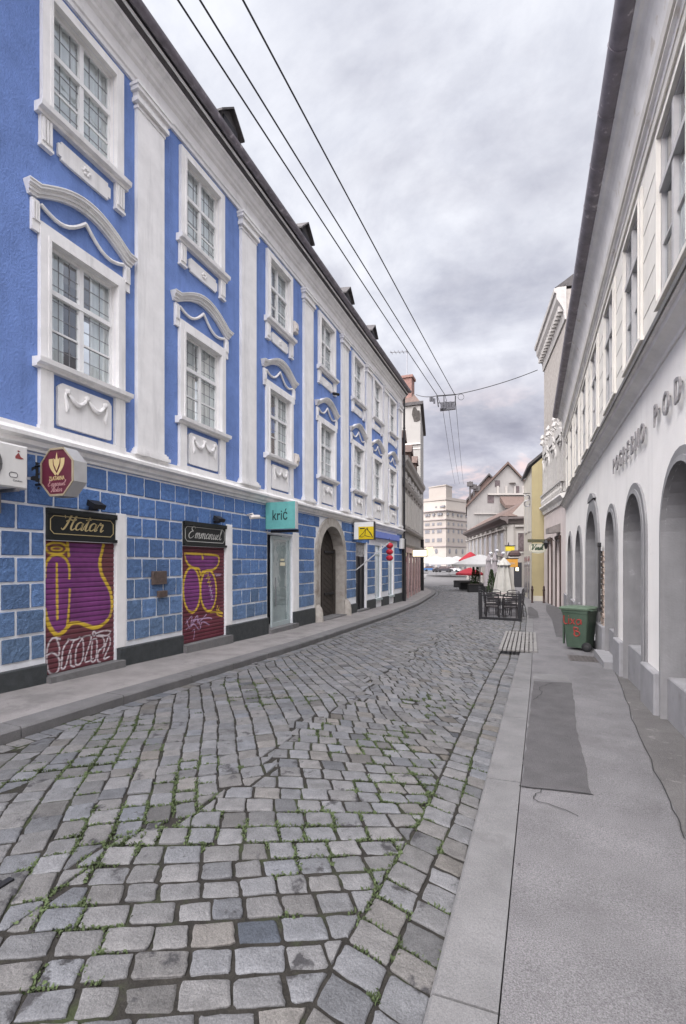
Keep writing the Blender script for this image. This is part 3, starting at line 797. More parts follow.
    m = MB(); curtains(m, BL, o[0], o[1], o[2], o[3], -.16, [.48, .48, .4, .48, .45, .4, .48][i]); m.build('curtain', M_curt, wn, fix=False)
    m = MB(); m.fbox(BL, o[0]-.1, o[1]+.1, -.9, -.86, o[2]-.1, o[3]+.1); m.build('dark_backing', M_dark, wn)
    m = MB(); m.extr(BL, [(0, 8.06), (.08, 8.06), (.09, 8.10), (.16, 8.12), (.17, 8.19), (-.12, 8.215)], a-.81, a+.81)
    for sg in (-1, 1):
        x = a+sg*.66; m.fbox(BL, x-.09, x+.09, .002, .06, 7.66, 8.058); m.fbox(BL, x-.1, x+.1, .002, .075, 7.62, 7.66)
        for k in range(3): m.fbox(BL, x-.07+.052*k, x-.036+.052*k, .06, .085, 7.70, 8.03)
    m.build('sill', M_white, wn)
    m = MB(); x0, x1, z0, z1 = a-.47, a+.47, 7.66, 7.93
    m.fpoly(BL, [(x0, z0+.05), (x0+.05, z0+.05), (x0+.05, z0), (x1-.05, z0), (x1-.05, z0+.05), (x1, z0+.05), (x1, z1-.05), (x1-.05, z1-.05), (x1-.05, z1), (x0+.05, z1), (x0+.05, z1-.05), (x0, z1-.05)], .002, .045)
    for k in range(6): m.lathe([(.001, -.03), (.028, -.015), (.028, .015), (.001, .03)], BL.P(a+.055*cos(k*pi/3), .05, 7.795+.045*sin(k*pi/3)), 6)
    m.build('flower_plaque', M_white, wn)
m = MB(); wx = [BL.P(A1+.02, .12, z) for z in (10.95, 8, 5, 2.9)]
m.tube([BL.P(A1-.02, .45, 11.05), BL.P(A1-.02, .3, 10.85), BL.P(A1-.02, .14, 10.6), BL.P(A1-.02, .14, 3)], .055, 8)
m.tube([BL.P(A1-.02, .14, 3), BL.P(A1-.02, .14, -.5)], .10, 8)
for z in (1, 3, 5, 7, 9): m.lathe([(.07, -.03), (.075, 0), (.07, .03)], BL.P(A1-.02, .14, z), 8)
m.build('drainpipe', M_black, bh, smooth=True)

# shutters with spray paint
def dist_seg(p, a, b):
    vx, vy = b[0]-a[0], b[1]-a[1]; wx_, wy = p[0]-a[0], p[1]-a[1]
    t = max(0, min(1, (vx*wx_+vy*wy)/(vx*vx+vy*vy+1e-9))); return sqrt((wx_-t*vx)**2+(wy-t*vy)**2)
def inpoly(p, q):
    c = False; j = len(q)-1
    for i in range(len(q)):
        if (q[i][1] > p[1]) != (q[j][1] > p[1]) and p[0] < (q[j][0]-q[i][0])*(p[1]-q[i][1])/(q[j][1]-q[i][1])+q[i][0]: c = not c
        j = i
    return c
def smooth(pts, k=5, closed=False):
    r = []; n = len(pts)
    g = lambda i: pts[i % n] if closed else pts[max(0, min(n-1, i))]
    for i in range(n if closed else n-1):
        p0, p1, p2, p3 = g(i-1), g(i), g(i+1), g(i+2)
        for j in range(k):
            t = j/k
            r.append(tuple(.5*(2*p1[d]+(p2[d]-p0[d])*t+(2*p0[d]-5*p1[d]+4*p2[d]-p3[d])*t*t+(3*p1[d]-p0[d]-3*p2[d]+p3[d])*t**3) for d in (0, 1)))
    r.append(pts[0] if closed else pts[-1]); return r
def ell(cx, cy, rx, ry, n=22): return [(cx+rx*cos(2*pi*i/n), cy+ry*sin(2*pi*i/n)) for i in range(n+1)]
def shutter(a0, a1, z0, z1, d, base, fills, strokes, name):
    W_, H_ = a1-a0, z1-z0; st_ = .0115
    na, nz = int(W_/st_), int(H_/st_); mb = MB(); mb.c = []
    pre = []
    for pts, wd, col in strokes:
        xs = [p[0] for p in pts]; ys = [p[1] for p in pts]
        pre.append((list(zip(pts, pts[1:])), wd, col, min(xs)-wd, max(xs)+wd, min(ys)-wd, max(ys)+wd))
    for j in range(nz+1):
        for i in range(na+1):
            u, v = i/na*W_, j/nz*H_
            ph = (v/.078) % 1; dd = .012*(1-(2*ph-1)**4) 
            mb.v.append(BL.P(a0+u, d+dd, z0+v))
            n_ = mnoise.noise(Vector((u*3, v*3, a0)))*.12+mnoise.noise(Vector((u*14, v*14, a0)))*.09
            c = tuple(x*(1+n_*1.6) for x in base)
            for poly, col in fills:
                if inpoly((u, v), poly): c = tuple(x*(1+n_*1.8) for x in col)
            for segs, wd, col, x0, x1, y0, y1 in pre:
                if x0 < u < x1 and y0 < v < y1:
                    dm = min(dist_seg((u, v), p, q) for p, q in segs)
                    k = max(0, min(1, (wd*(1+n_*2.2)-dm)/.011+.5))*(.92 if n_ > -.08 else .6)
                    if k > 0: c = tuple(x*(1-k)+y*k for x, y in zip(c, col))
            if ph < .12 or ph > .9: c = tuple(x*.5 for x in c)
            mb.c.append(c)
    for j in range(nz):
        for i in range(na):
            k = j*(na+1)+i; mb.f.append((k, k+1, k+na+2, k+na+1)); mb.m.append(0)
    return mb.build(name, M_shut, bh, fix=False)
M_shut = mat('painted_shutter', (.1, .03, .04), .55, .06, 6, 0, spec=.4, attr=True)
def warp(pts, x0, x1, ty0, ty1, by0, by1, W_, H_):
    """photo crop points to metres on the shutter"""
    r = []
    for x, y in pts:
        w = (x-x0)/(x1-x0); t = ty0+(ty1-ty0)*w; b = by0+(by1-by0)*w
        r.append((w*(1-.11*(1-w))*W_, (b-y)/(b-t)*H_))
    return r
YEL, PUR, MAR, WHT, LIL = (.58, .40, .03), (.16, .035, .15), (.125, .035, .045), (.60, .56, .58), (.42, .30, .45)
H1 = 1.96
w1 = lambda p: warp(p, 85, 460, 215, 225, 945, 870, 1.24, H1)
pillf = smooth([(90, 420), (95, 345), (120, 303), (155, 292), (190, 307), (215, 350), (220, 420), (219, 480), (216, 560), (210, 640), (195, 695), (155, 722), (120, 700), (98, 650), (88, 560)], 4, True)
big = [(208, 228), (400, 235)]+smooth([(382, 330), (390, 390), (415, 440), (440, 490), (450, 560), (440, 620), (410, 665), (360, 690), (320, 680), (265, 660), (222, 668)], 4)+[(219, 480)]
S1 = [(w1(ell(148, 258, 55, 31)), .017, YEL), (w1(ell(150, 260, 28, 11)), .012, YEL), (w1(smooth([(90, 420), (95, 345), (120, 303), (155, 292), (190, 307), (215, 350), (218, 420)])), .02, YEL),
      (w1([(219, 480), (216, 560), (210, 640), (205, 670)]), .018, YEL), (w1(smooth([(88, 590), (100, 650), (125, 700), (155, 726), (190, 705), (222, 668), (265, 662), (320, 682), (360, 690), (410, 665), (440, 620), (450, 560), (440, 490), (415, 440), (390, 390), (382, 330), (392, 280), (402, 236)])), .03, YEL),
      (w1([(208, 226), (214, 300)]), .022, YEL), (w1([(150, 340), (154, 640)]), .017, YEL)]
for p in ([(168, 748), (130, 742), (104, 785), (97, 860), (110, 925), (140, 935), (162, 905), (160, 850), (130, 822), (105, 830)], [(150, 745), (165, 800), (160, 850), (175, 860), (185, 800), (210, 760)],
          [(210, 750), (245, 755), (270, 745)], [(180, 850), (175, 905), (195, 900), (215, 830), (240, 760)], [(270, 740), (290, 760), (290, 850), (270, 890), (250, 880), (255, 800), (285, 750)], [(225, 830), (225, 890), (245, 900)],
          [(290, 740), (335, 740), (300, 870), (345, 860)], [(350, 710), (342, 720), (350, 735), (360, 722), (350, 710)], [(335, 760), (365, 755), (360, 860), (335, 870), (340, 770)], [(365, 735), (400, 745), (405, 790), (375, 820), (370, 870), (385, 880)],
          [(400, 830), (430, 740), (440, 780), (405, 860), (435, 850)], [(360, 722), (400, 708), (442, 712), (420, 735), (375, 728)]):
    S1.append((w1(smooth(p, 4)), .011, WHT))
shutter(4.88, 6.12, .07, 2.03, -.035, MAR, [(w1(pillf), PUR), (w1(big), PUR)], S1, 'roller_shutter')
w2 = lambda p: warp(p, 90, 400, 262, 262, 985, 900, 1.44, 1.99)
e1, e2 = ell(165, 580, 62, 165, 30), ell(285, 580, 58, 150, 30)
head = smooth([(115, 318), (130, 375), (165, 415), (225, 425), (230, 470), (250, 440), (320, 420), (355, 380), (362, 320)], 4)+[(362, 318), (115, 314)]
S2 = [(w2(e1), .026, YEL), (w2(e2), .026, YEL), (w2(smooth([(115, 316), (125, 370), (160, 412), (215, 425), (230, 465), (250, 440), (320, 425), (356, 385), (362, 340), (340, 320), (240, 316), (115, 316)])), .024, YEL), (w2([(240, 318), (244, 350)]), .03, YEL),
      (w2(smooth([(300, 740), (345, 735), (390, 745), (360, 725), (350, 750), (385, 765)])), .016, YEL), (w2(smooth([(352, 690), (345, 740), (365, 700)])), .012, YEL)]
for p in ([(120, 830), (165, 770), (160, 830), (205, 765), (210, 820), (270, 755)], [(125, 870), (180, 830), (220, 870), (240, 810), (290, 830)], [(165, 800), (280, 780), (310, 785)], [(170, 880), (185, 870), (178, 940)], [(330, 455), (380, 455)], [(340, 468), (372, 466)], [(130, 800), (150, 860), (200, 790), (230, 850)]):
    S2.append((w2(smooth(p, 4)), .010, LIL))
for k in range(6):
    S2.append((w2([(262+k*8, 460+k*30), (285+k*6, 450+k*34), (280+k*5, 485+k*32), (300+k*4, 478+k*33)]), .012, YEL if k < 3 else LIL))
shutter(7.80, 9.24, .055, 2.045, -.035, (.115, .022, .035), [(w2(e1), PUR), (w2(e2), PUR), (w2(head), PUR)], S2, 'roller_shutter')
for a0, a1, z in ((6.125, 6.34, 2.54), (9.245, 9.5, 2.59), (12.575, 12.96, 2.6)): m = MB(); m.bev(BL, a0, a1, -.2, .03, .262, z, .01); m.build('door_jamb', M_white, bh)
# glazed shop entrance under the teal sign
M_door_g = mat('pale_shop_frame', (.35, .40, .40), .5, .08, 5)
m = MB(); m.fbox(BL, 11.13, 12.57, -1.3, -1.25, -.1, 2.5, 1); m.fbox(BL, 11.5, 11.56, -.12, -.06, -.1, 2.45); m.fbox(BL, 12.50, 12.57, -.12, -.06, -.1, 2.45); m.fbox(BL, 11.56, 12.5, -.12, -.06, 2.36, 2.45); m.fbox(BL, 11.56, 12.5, -.12, -.06, -.1, .06)
m.fbox(BL, 11.56, 12.5, -.112, -.105, .02, 2.4, 2)  # pale sheet added close behind the glass to brighten the doorway
sd = m.build('shop_door', [M_door_g, M_dark, mat('pale_backing', (.46, .50, .49), .8, .3, 1.5)], bh)
m = MB(); sheet_pane(m, BL, 11.56, 12.5, -.09, .06, 2.36); m.build('pane', M_glass, sd, fix=False)
m = MB(); m.fbox(BL, 12.0, 12.28, -.088, -.084, 1.62, 1.72); m.fbox(BL, 12.02, 12.24, -.088, -.084, 1.76, 1.82); m.build('notice', mat('notice_paper', (.75, .7, .5), .7, .05), sd)
m = MB(); m.tube([BL.P(11.66, -.04, .5), BL.P(11.66, -.04, 1.3)], .014); m.build('handle', M_steel, sd)
# old gate
m = MB(); og = DOORS[3]
frame_ring(m, BL, (14.42, 16.58, -.6, 2.98, 1.05), .30, -.33, .085, bottom=False, chamfer=.02)
ga = m.build('gate_surround', M_stone, bh)
for a, r in ((14.22, .17), (16.8, .19)): m = MB(); m.lathe([(.001, -.3), (r, -.25), (r*.95, .1), (r*.75, .3), (r*.35, .42), (.001, .46)], BL.P(a, .1, -.1), 12); m.build('guard_stone', M_stone, bh, smooth=True)
m = MB(); m.fbox(BL, 14.2, 16.8, -2.6, -2.55, -1, 3.2, 0); gd = MB()
for k in range(20):      # chevron boards of the closed leaf
    z = -.35+.19*k
    gd.add([BL.P(14.45, -.335, z), BL.P(16.6, -.335, z-1.0), BL.P(16.6, -.335, z-.83), BL.P(14.45, -.335, z+.17), BL.P(14.45, -.37, z), BL.P(16.6, -.37, z-1.0), BL.P(16.6, -.37, z-.83), BL.P(14.45, -.37, z+.17)],
           [(0, 1, 2, 3), (4, 7, 6, 5), (0, 4, 5, 1), (1, 5, 6, 2), (2, 6, 7, 3), (3, 7, 4, 0)])
gd.fbox(BL, 14.25, 16.75, -.45, -.38, -.8, 3.2); gd.fbox(BL, 16.46, 16.57, -.334, -.26, -.8, 2.2); gd.fbox(BL, 15.35, 15.5, -.334, -.28, -.8, 2.9)
gate = gd.build('gate', M_wood, bh)
m.build('passage', M_dark, gate)
m = MB()
for z in (.6, 2.1): m.fbox(BL, 15.6, 16.5, -.30, -.275, z-.04, z+.04); 
m.lathe([(.001, -.04), (.05, 0), (.001, .04)], BL.P(15.2, -.28, 2.0), 8)
m.build('iron_strap', M_black, gate)
# narrow black door, two shop windows and the lilac fascia
m = MB(); m.fbox(BL, 18.1, 19.3, -.14, -.08, -.5, 1.98); m.fbox(BL, 18.14, 18.22, -.08, -.05, -.2, 1.95); m.fbox(BL, 18.68, 18.74, -.08, -.05, -.2, 1.95); m.fbox(BL, 19.18, 19.26, -.08, -.05, -.2, 1.95)
nd = m.build('narrow_door', mat('black_door', (.012, .012, .015), .35, .1), bh)
m = MB(); m.fbox(BL, 18.1, 19.3, -.12, -.06, 2.0, 2.55); m.build('poster_panel', mat('grey_poster', (.28, .28, .28), .6, .6, 7), nd)
m = MB(); m.lathe([(.001, -.02), (.025, 0), (.001, .02)], BL.P(18.35, -.05, .9), 8); m.build('handle', M_steel, nd)
for a0, a1 in ((19.32, 19.46), (21.46, 21.62), (23.61, 23.80)): m = MB(); m.bev(BL, a0, a1, -.2, .03, -.3, 2.58, .01); m.build('door_jamb', M_white, bh)
for a0, a1 in ((20.6, 21.45), (22.75, 23.6)):
    m = MB(); sash(m, BL, a0, a1, .1, 2.5, -.06, 1, .82, (0, 0)); m.fbox(BL, a0, a1, -1, -.95, -.1, 2.5); m.fbox(BL, a0-.05, a1+.05, -.2, .1, -.0, .098); sw = m.build('shop_window', M_door_g, bh)
    m = MB(); sheet_pane(m, BL, a0+.06, a1-.06, -.09, .16, 2.45); m.build('pane', M_glass, sw, fix=False)
    m = MB(); m.fbox(BL, a0+.1, a1-.1, -.8, -.6, .1, 1.7); m.fbox(BL, a0+.2, a1-.2, -.55, -.5, .5, 1.2); m.build('window_display', mat('display_goods', (.25, .16, .15), .8, .7, 5), sw)
m = MB(); m.bev(BL, 19.76, 24.4, 0, .16, 2.82, 3.12, .015); m.fbox(BL, 19.8, 24.36, .161, .168, 2.84, 2.86)
m.build('fascia_board', mat('lilac_fascia', (.16, .22, .55), .6, .1, 3), bh)
M_alarm = mat('alarm_plastic', (.6, .56, .52), .5, .08)
for a, z in ((12.66, 8.62), (12.72, 4.76)):
    m = MB(); m.bev(BL, a-.11, a+.11, 0, .11, z-.16, z+.16, .02); m.bev(BL, a-.07, a+.07, .11, .14, z-.06, z+.08, .01)
    x = m.build('alarm_box', M_alarm, None)
    tag(x, 'small beige alarm box beside the upper window of the blue house' if z > 6 else 'small beige alarm box beside the lower window sill of the blue house', 'alarm box', 'alarm boxes on the blue house')
# ------------------------------------------------------------------ lettering
def text_mb(mb, s, o, rt, up, h, ext=.004, bold=0, sx=1, align='C', mi=0, space=1, shear=0):
    cu = bpy.data.curves.new('lettering', 'FONT'); cu.body = s; cu.size = 1; cu.extrude = .5; cu.offset = bold; cu.space_character = space; cu.shear = shear
    cu.resolution_u = 3
    ob = bpy.data.objects.new('lettering', cu); COL.objects.link(ob)
    dg = bpy.context.evaluated_depsgraph_get(); me = bpy.data.meshes.new_from_object(ob.evaluated_get(dg))
    xs = [v.co.x for v in me.vertices]
    x0, x1 = min(xs), max(xs); k = h/.73
    off = {'C': (x0+x1)/2, 'L': x0}[align]
    rt, up = Vector(rt), Vector(up); n = rt.cross(up); o = Vector(o)
    vs = [tuple(o+rt*((v.co.x-off)*k*sx)+up*(v.co.y*k)+n*((v.co.z+.5)*ext)) for v in me.vertices]
    mb.add(vs, [tuple(p.vertices) for p in me.polygons], mi)
    bpy.data.objects.remove(ob); bpy.data.curves.remove(cu); bpy.data.meshes.remove(me)
def pen(mb, strokes, o, rt, up, k, w=.012, ext=.003, mi=0, thin=.45):
    """pen-drawn strokes; down strokes are thick, up strokes thin"""
    rt, up, o = Vector(rt), Vector(up), Vector(o); n = rt.cross(up)
    for st_ in strokes:
        pts = smooth(st_, 6) if len(st_) > 2 else st_
        L = []
        for i, p in enumerate(pts):
            a, b = pts[max(0, i-1)], pts[min(len(pts)-1, i+1)]
            dx_, dy_ = b[0]-a[0], b[1]-a[1]; l = sqrt(dx_*dx_+dy_*dy_)+1e-9
            ww = w*(thin+(1-thin)*max(0, -dy_/l)); nx, ny = -dy_/l*ww/k, dx_/l*ww/k
            for sg in (1, -1):
                q = o+rt*((p[0]+sg*nx)*k)+up*((p[1]+sg*ny)*k); L.append(q); 
        vs = [tuple(q+n*ext) for q in L]; m = len(pts)
        mb.add(vs, [(2*i, 2*i+1, 2*i+3, 2*i+2) for i in range(m-1)], mi)
SCR = {
 'H': (.82, [[(.12, .62), (.04, .78), (.16, .98), (.42, .98), (.40, .7), (.26, .2), (.12, .0), (.0, .08)], [(.95, 1.0), (.78, .9), (.62, .4), (.58, .1), (.68, .0), (.82, .1)], [(.2, .45), (.4, .55), (.68, .52), (.8, .6)]]),
 'E': (.85, [[(.72, .82), (.6, .98), (.36, .94), (.3, .74), (.5, .58), (.3, .54), (.08, .3), (.16, .04), (.42, .0), (.7, .2)]]),
 'a': (.5, [[(.42, .36), (.28, .46), (.1, .34), (.06, .1), (.2, .02), (.38, .18), (.44, .42), (.40, .1), (.48, .02), (.58, .12)]]),
 't': (.38, [[(.02, .12), (.2, .5), (.30, .9), (.2, .3), (.18, .06), (.28, .0), (.42, .12)], [(.06, .6), (.42, .64)]]),
 'r': (.42, [[(.0, .12), (.14, .44), (.2, .5), (.22, .38), (.38, .42), (.32, .1), (.38, .0), (.5, .12)]]),
 'm': (.72, [[(.0, .2), (.1, .44), (.12, .3), (.06, .0)], [(.08, .16), (.24, .44), (.32, .4), (.28, .0)], [(.3, .16), (.46, .44), (.56, .4), (.54, .06), (.62, .0), (.74, .12)]]),
 'n': (.5, [[(.0, .2), (.1, .44), (.12, .3), (.06, .0)], [(.08, .16), (.24, .44), (.34, .4), (.32, .06), (.4, .0), (.52, .12)]]),
 'u': (.5, [[(.02, .3), (.12, .44), (.1, .1), (.18, .0), (.32, .16), (.4, .44)], [(.4, .44), (.38, .08), (.44, .0), (.54, .12)]]),
 'e': (.4, [[(.06, .2), (.3, .32), (.26, .45), (.1, .34), (.08, .08), (.22, .0), (.42, .12)]]),
 'l': (.3, [[(.02, .12), (.24, .7), (.26, .96), (.16, .9), (.1, .3), (.14, .04), (.22, .0), (.34, .12)]]),
 'v': (.45, [[(.02, .34), (.12, .44), (.14, .1), (.2, .0), (.36, .3), (.36, .44), (.46, .4)]]),
 'i': (.28, [[(.02, .14), (.14, .44), (.1, .08), (.16, .0), (.3, .12)], [(.17, .62), (.19, .58)]]),
 'V': (.8, [[(.05, .8), (.2, .98), (.3, .8), (.32, .3), (.34, .0), (.6, .5), (.78, .96), (.88, .9)]]),
 'k': (.45, [[(.02, .12), (.22, .7), (.24, .96), (.14, .9), (.06, .0)], [(.08, .2), (.3, .42), (.14, .24), (.3, .04), (.46, .1)]]),
}
def script(s, slant=.28):
    x = 0; r = []
    for ch in s:
        w_, ss_ = SCR[ch]
        for q in ss_: r.append([(x+a+slant*b, b) for a, b in q])
        x += w_
    return r, x
M_gold = mat('gold_paint', (.50, .40, .20), .5, .05)
M_silver = mat('silver_paint', (.5, .5, .47), .5, .05)
M_sblk = mat('sign_black', (.012, .014, .014), .35, .1)
BR, UP = (0, 1, 0), (0, 0, 1)
def border(mb, F, a0, a1, z0, z1, d, w_, c, mi=0):
    def oct_(g): return [(a0+g, z0+c), (a0+c, z0+g), (a1-c, z0+g), (a1-g, z0+c), (a1-g, z1-c), (a1-c, z1-g), (a0+c, z1-g), (a0+g, z1-c)]
    p, q = oct_(0), oct_(w_)
    for i in range(8):
        j = (i+1) % 8
        mb.hexa([F.P(p[i][0], d, p[i][1]), F.P(p[j][0], d, p[j][1]), F.P(q[j][0], d, q[j][1]), F.P(q[i][0], d, q[i][1])]+[F.P(x[0], d+.004, x[1]) for x in (p[i], p[j], q[j], q[i])], mi)
for word, a0, a1, z0, z1, label, gold in (('Hatar', 4.885, 6.12, 2.035, 2.5, 'black shop sign with gold script reading Hatar above the left painted shutter', M_gold), ('Emmanuel', 7.805, 9.24, 2.05, 2.55, 'black shop sign with silver script reading Emmanuel above the right painted shutter', M_silver)):
    t = thing('shop_sign', label, 'sign', (-6.5, (a0+a1)/2, z0))
    m = MB(); m.bev(BL, a0, a1, -.1, .02, z0, z1, .01); m.fbox(BL, a0, a1, .02, .06, z0, z0+.05); m.fbox(BL, a0, a1, .02, .06, z1-.08, z1)
    m.build('board', M_sblk, t)
    m = MB(); border(m, BL, a0+.05, a1-.05, z0+.09, z1-.10, 0.021, .011, .06); m.build('border', gold, t)
    m = MB(); ss_, wd = script(word, .3); k = .215 if word == 'Hatar' else .20
    k = min(k*1.3, (a1-a0-.26)/(wd+.25)); pen(m, ss_, BL.P((a0+a1)/2-(wd+.25)*k/2, .021, z0+.165), BR, UP, k, .016 if word == 'Hatar' else .012, .003)
    m.build('lettering', gold, t, fix=False)
    l = thing('sign_lamp', 'small black floodlight on the wall above the %s sign' % word, 'lamp', (-6.5, (a0+a1)/2+.15, z1+.02))
    a = (a0+a1)/2+(.12 if word == 'Hatar' else .3)
    m = MB(); m.fbox(BL, a-.04, a+.04, -.02, .14, z1+.03, z1+.08); m.build('bracket', M_black, l)
    m = MB(); m.hexa([BL.P(a-.11, .06, z1+.10), BL.P(a+.11, .06, z1+.10), BL.P(a+.11, .2, z1+.04), BL.P(a-.11, .2, z1+.04), BL.P(a-.11, .08, z1+.19), BL.P(a+.11, .08, z1+.19), BL.P(a+.11, .24, z1+.11), BL.P(a-.11, .24, z1+.11)]); m.build('lamp_head', M_black, l)
# octagonal hanging sign
M_maroon = mat('maroon_panel', (.10, .02, .035), .3, .15, 4)
yo = 4.62; FO = Fr((-6.5, yo), (-5.5, yo))      # faces back down the street
t = thing('octagonal_sign', 'maroon octagonal jewellers sign with gold emblem on a bracket from the blue house', 'sign', (-6.5, yo, 3))
ox0, ox1, oz0, oz1 = .26, .88, 2.60, 3.25
def octp(g): 
    cx_, cz_ = .185, .19
    return [(ox0+cx_, oz0+g), (ox1-cx_, oz0+g), (ox1-g, oz0+cz_), (ox1-g, oz1-cz_), (ox1-cx_, oz1-g), (ox0+cx_, oz1-g), (ox0+g, oz1-cz_), (ox0+g, oz0+cz_)]
m = MB(); m.fpoly(FO, octp(0), -.2, 0); m.build('casing', mat('brushed_metal', (.55, .55, .55), .3, .1, 5, metal=.7), t)
m = MB(); p, q = octp(0), octp(.028)
for i in range(8):
    j = (i+1) % 8; m.hexa([FO.P(p[i][0], 0.001, p[i][1]), FO.P(p[j][0], .001, p[j][1]), FO.P(q[j][0], .001, q[j][1]), FO.P(q[i][0], .001, q[i][1])]+[FO.P(x[0], .014, x[1]) for x in (p[i], p[j], q[j], q[i])])
m.build('rim', mat('pale_gold_rim', (.42, .36, .25), .4, .1, metal=.4), t)
m = MB(); m.fpoly(FO, octp(.03), .001, .006); m.build('face_panel', M_maroon, t)
m = MB(); cx_ = (ox0+ox1)/2; rt = (1, 0, 0)
for sg in (-1, 1):   # laurel wreath
    out_ = [(cx_+sg*(.02+.125*sin(pi*.5*min(1, u_*1.25))), 2.875+.23*u_) for u_ in [i/8 for i in range(9)]]
    inn = [(cx_+sg*(.0+.075*sin(pi*.5*min(1, u_*1.25))), 2.90+.205*u_) for u_ in [i/8 for i in range(9)]]
    for i in range(8):
        m.hexa([FO.P(x, .006, z) for x, z in (out_[i], out_[i+1], inn[i+1], inn[i])]+[FO.P(x, .010, z) for x, z in (out_[i], out_[i+1], inn[i+1], inn[i])])
m.fpoly(FO, [(cx_-.05, 3.03), (cx_, 2.94), (cx_+.05, 3.03), (cx_+.06, 3.11), (cx_+.02, 3.09), (cx_, 3.19), (cx_-.02, 3.09), (cx_-.06, 3.11)], .006, .011)
m.build('emblem', M_gold, t)
m = MB(); text_mb(m, 'ZLATARNA', FO.P(cx_, .006, 2.815), rt, UP, .055, .003, .01, .75); m.build('lettering', M_gold, t)
m = MB(); ss_, wd = script('Emmanuel'); pen(m, ss_, FO.P(cx_-.17, .006, 2.74), rt, UP, .34/(wd+.2), .006, .003, 0, .6); ss_, wd = script('Hatar'); pen(m, ss_, FO.P(cx_-.11, .006, 2.66), rt, UP, .22/(wd+.2), .006, .003, 0, .6); m.build('script_lettering', mat('pale_rose_paint', (.45, .25, .25), .5, .05), t, fix=False)
m = MB()
for z in (2.8, 3.06): m.tube([FO.P(.0, -.1, z), FO.P(.28, -.1, z)], .018)
m.fbox(FO, -.0, .02, -.16, -.04, 2.74, 3.12); m.build('bracket', M_black, t)
BA = Fr((-6.5, -.13), (-6.5, .87))
# air conditioner box
M_ac = mat('ac_white', (.62, .62, .60), .45, .06, 5, streak=.15)
t = thing('air_conditioner', 'white outdoor air conditioner unit on the blue block wall left of the octagonal sign', 'air conditioner', (-6.5, 4.1, 2.7))
m = MB(); m.bev(BA, 3.62, 4.50, .06, .36, 2.66, 3.22, .02); m.build('casing', M_ac, t)
m = MB(); ring = ell(3.93, 2.94, .235, .235, 28)
for k in range(5):
    rr = .05+.045*k; p = ell(3.93, 2.94, rr, rr, 24); m.tube([BA.P(a, .368, z) for a, z in p], .006, 5)
for k in range(8): m.tube([BA.P(3.93+.04*cos(k*pi/4), .368, 2.94+.04*sin(k*pi/4)), BA.P(3.93+.235*cos(k*pi/4), .368, 2.94+.235*sin(k*pi/4))], .005, 4)
m.fpoly(BA, ring[:-1], .361, .363); m.build('fan_grille', mat('ac_grey', (.12, .12, .12), .5, .1), t)
m = MB(); m.fpoly(BA, [(4.33, 3.07), (4.37, 3.12), (4.40, 3.07), (4.44, 3.05), (4.40, 3.04), (4.33, 3.04)], .361, .364, 0); m.lathe([(.001, 0), (.02, .01), (.001, .02)], BA.P(4.37, .362, 3.13), 6)
m.build('red_logo', mat('logo_red', (.25, .06, .06), .5, .05), t)
m = MB(); border(m, BA, 4.25, 4.36, 2.79, 2.86, .361, .008, .02); text_mb(m, 'Comfort', BA.P(4.36, .361, 2.745), BR, UP, .025, .002, 0, 1); m.build('grey_logo', mat('logo_grey', (.12, .12, .13), .5, .05), t)
m = MB()
for a in (3.75, 4.35): m.fbox(BA, a-.02, a+.02, 0, .38, 2.62, 2.66); m.fbox(BA, a-.02, a+.02, 0, .03, 2.35, 2.62)
m.build('bracket', M_steel, t)
# letter plates between the doors
for a0, a1, z0, z1, lb in ((6.92, 7.28, 1.30, 1.55, 'larger brown metal plate on the blue blocks between the painted shutters'), (7.06, 7.30, 1.06, 1.18, 'smaller brown letter plate below the larger one on the blue blocks')):
    m = MB(); m.bev(BL, a0, a1, .03, .075, z0, z1, .006)
    for k in range(4): m.fbox(BL, a0+.04, a1-.04, .076, .079, z0+(z1-z0)*(.2+.18*k), z0+(z1-z0)*(.25+.18*k))
    tag(m.build('wall_plate', mat('brown_plate', (.10, .075, .065), .4, .4, 14)), lb, 'plaque', 'plates on the blue blocks')
# teal sign
yk = 11.0; FK = Fr((-6.5, yk), (-5.5, yk))
t = thing('projecting_sign', 'teal box sign reading krić sticking out above the glazed shop door', 'sign', (-6.5, yk, 2.5))
m = MB(); m.bev(FK, .03, .90, -.16, 0, 2.58, 3.29, .012); m.build('casing', mat('sign_casing', (.5, .5, .5), .5, .1), t)
m = MB(); m.fbox(FK, .035, .895, .001, .008, 2.585, 3.285); m.build('face_panel', mat('teal_panel', (.12, .36, .34), .5, .14, 6, streak=.2), t)
m = MB(); text_mb(m, 'krić', FK.P(.46, .009, 2.82), (1, 0, 0), UP, .27, .004, .012, .72, space=1.05); m.build('lettering', mat('dark_green_letters', (.02, .05, .05), .5, .05), t)
m = MB(); m.fbox(FK, -.02, .05, -.14, -.02, 2.7, 2.76); m.fbox(FK, -.02, .05, -.14, -.02, 3.1, 3.16); m.fbox(FK, .1, .9, -.2, -.14, 2.50, 2.57); m.build('bracket', M_black, t)
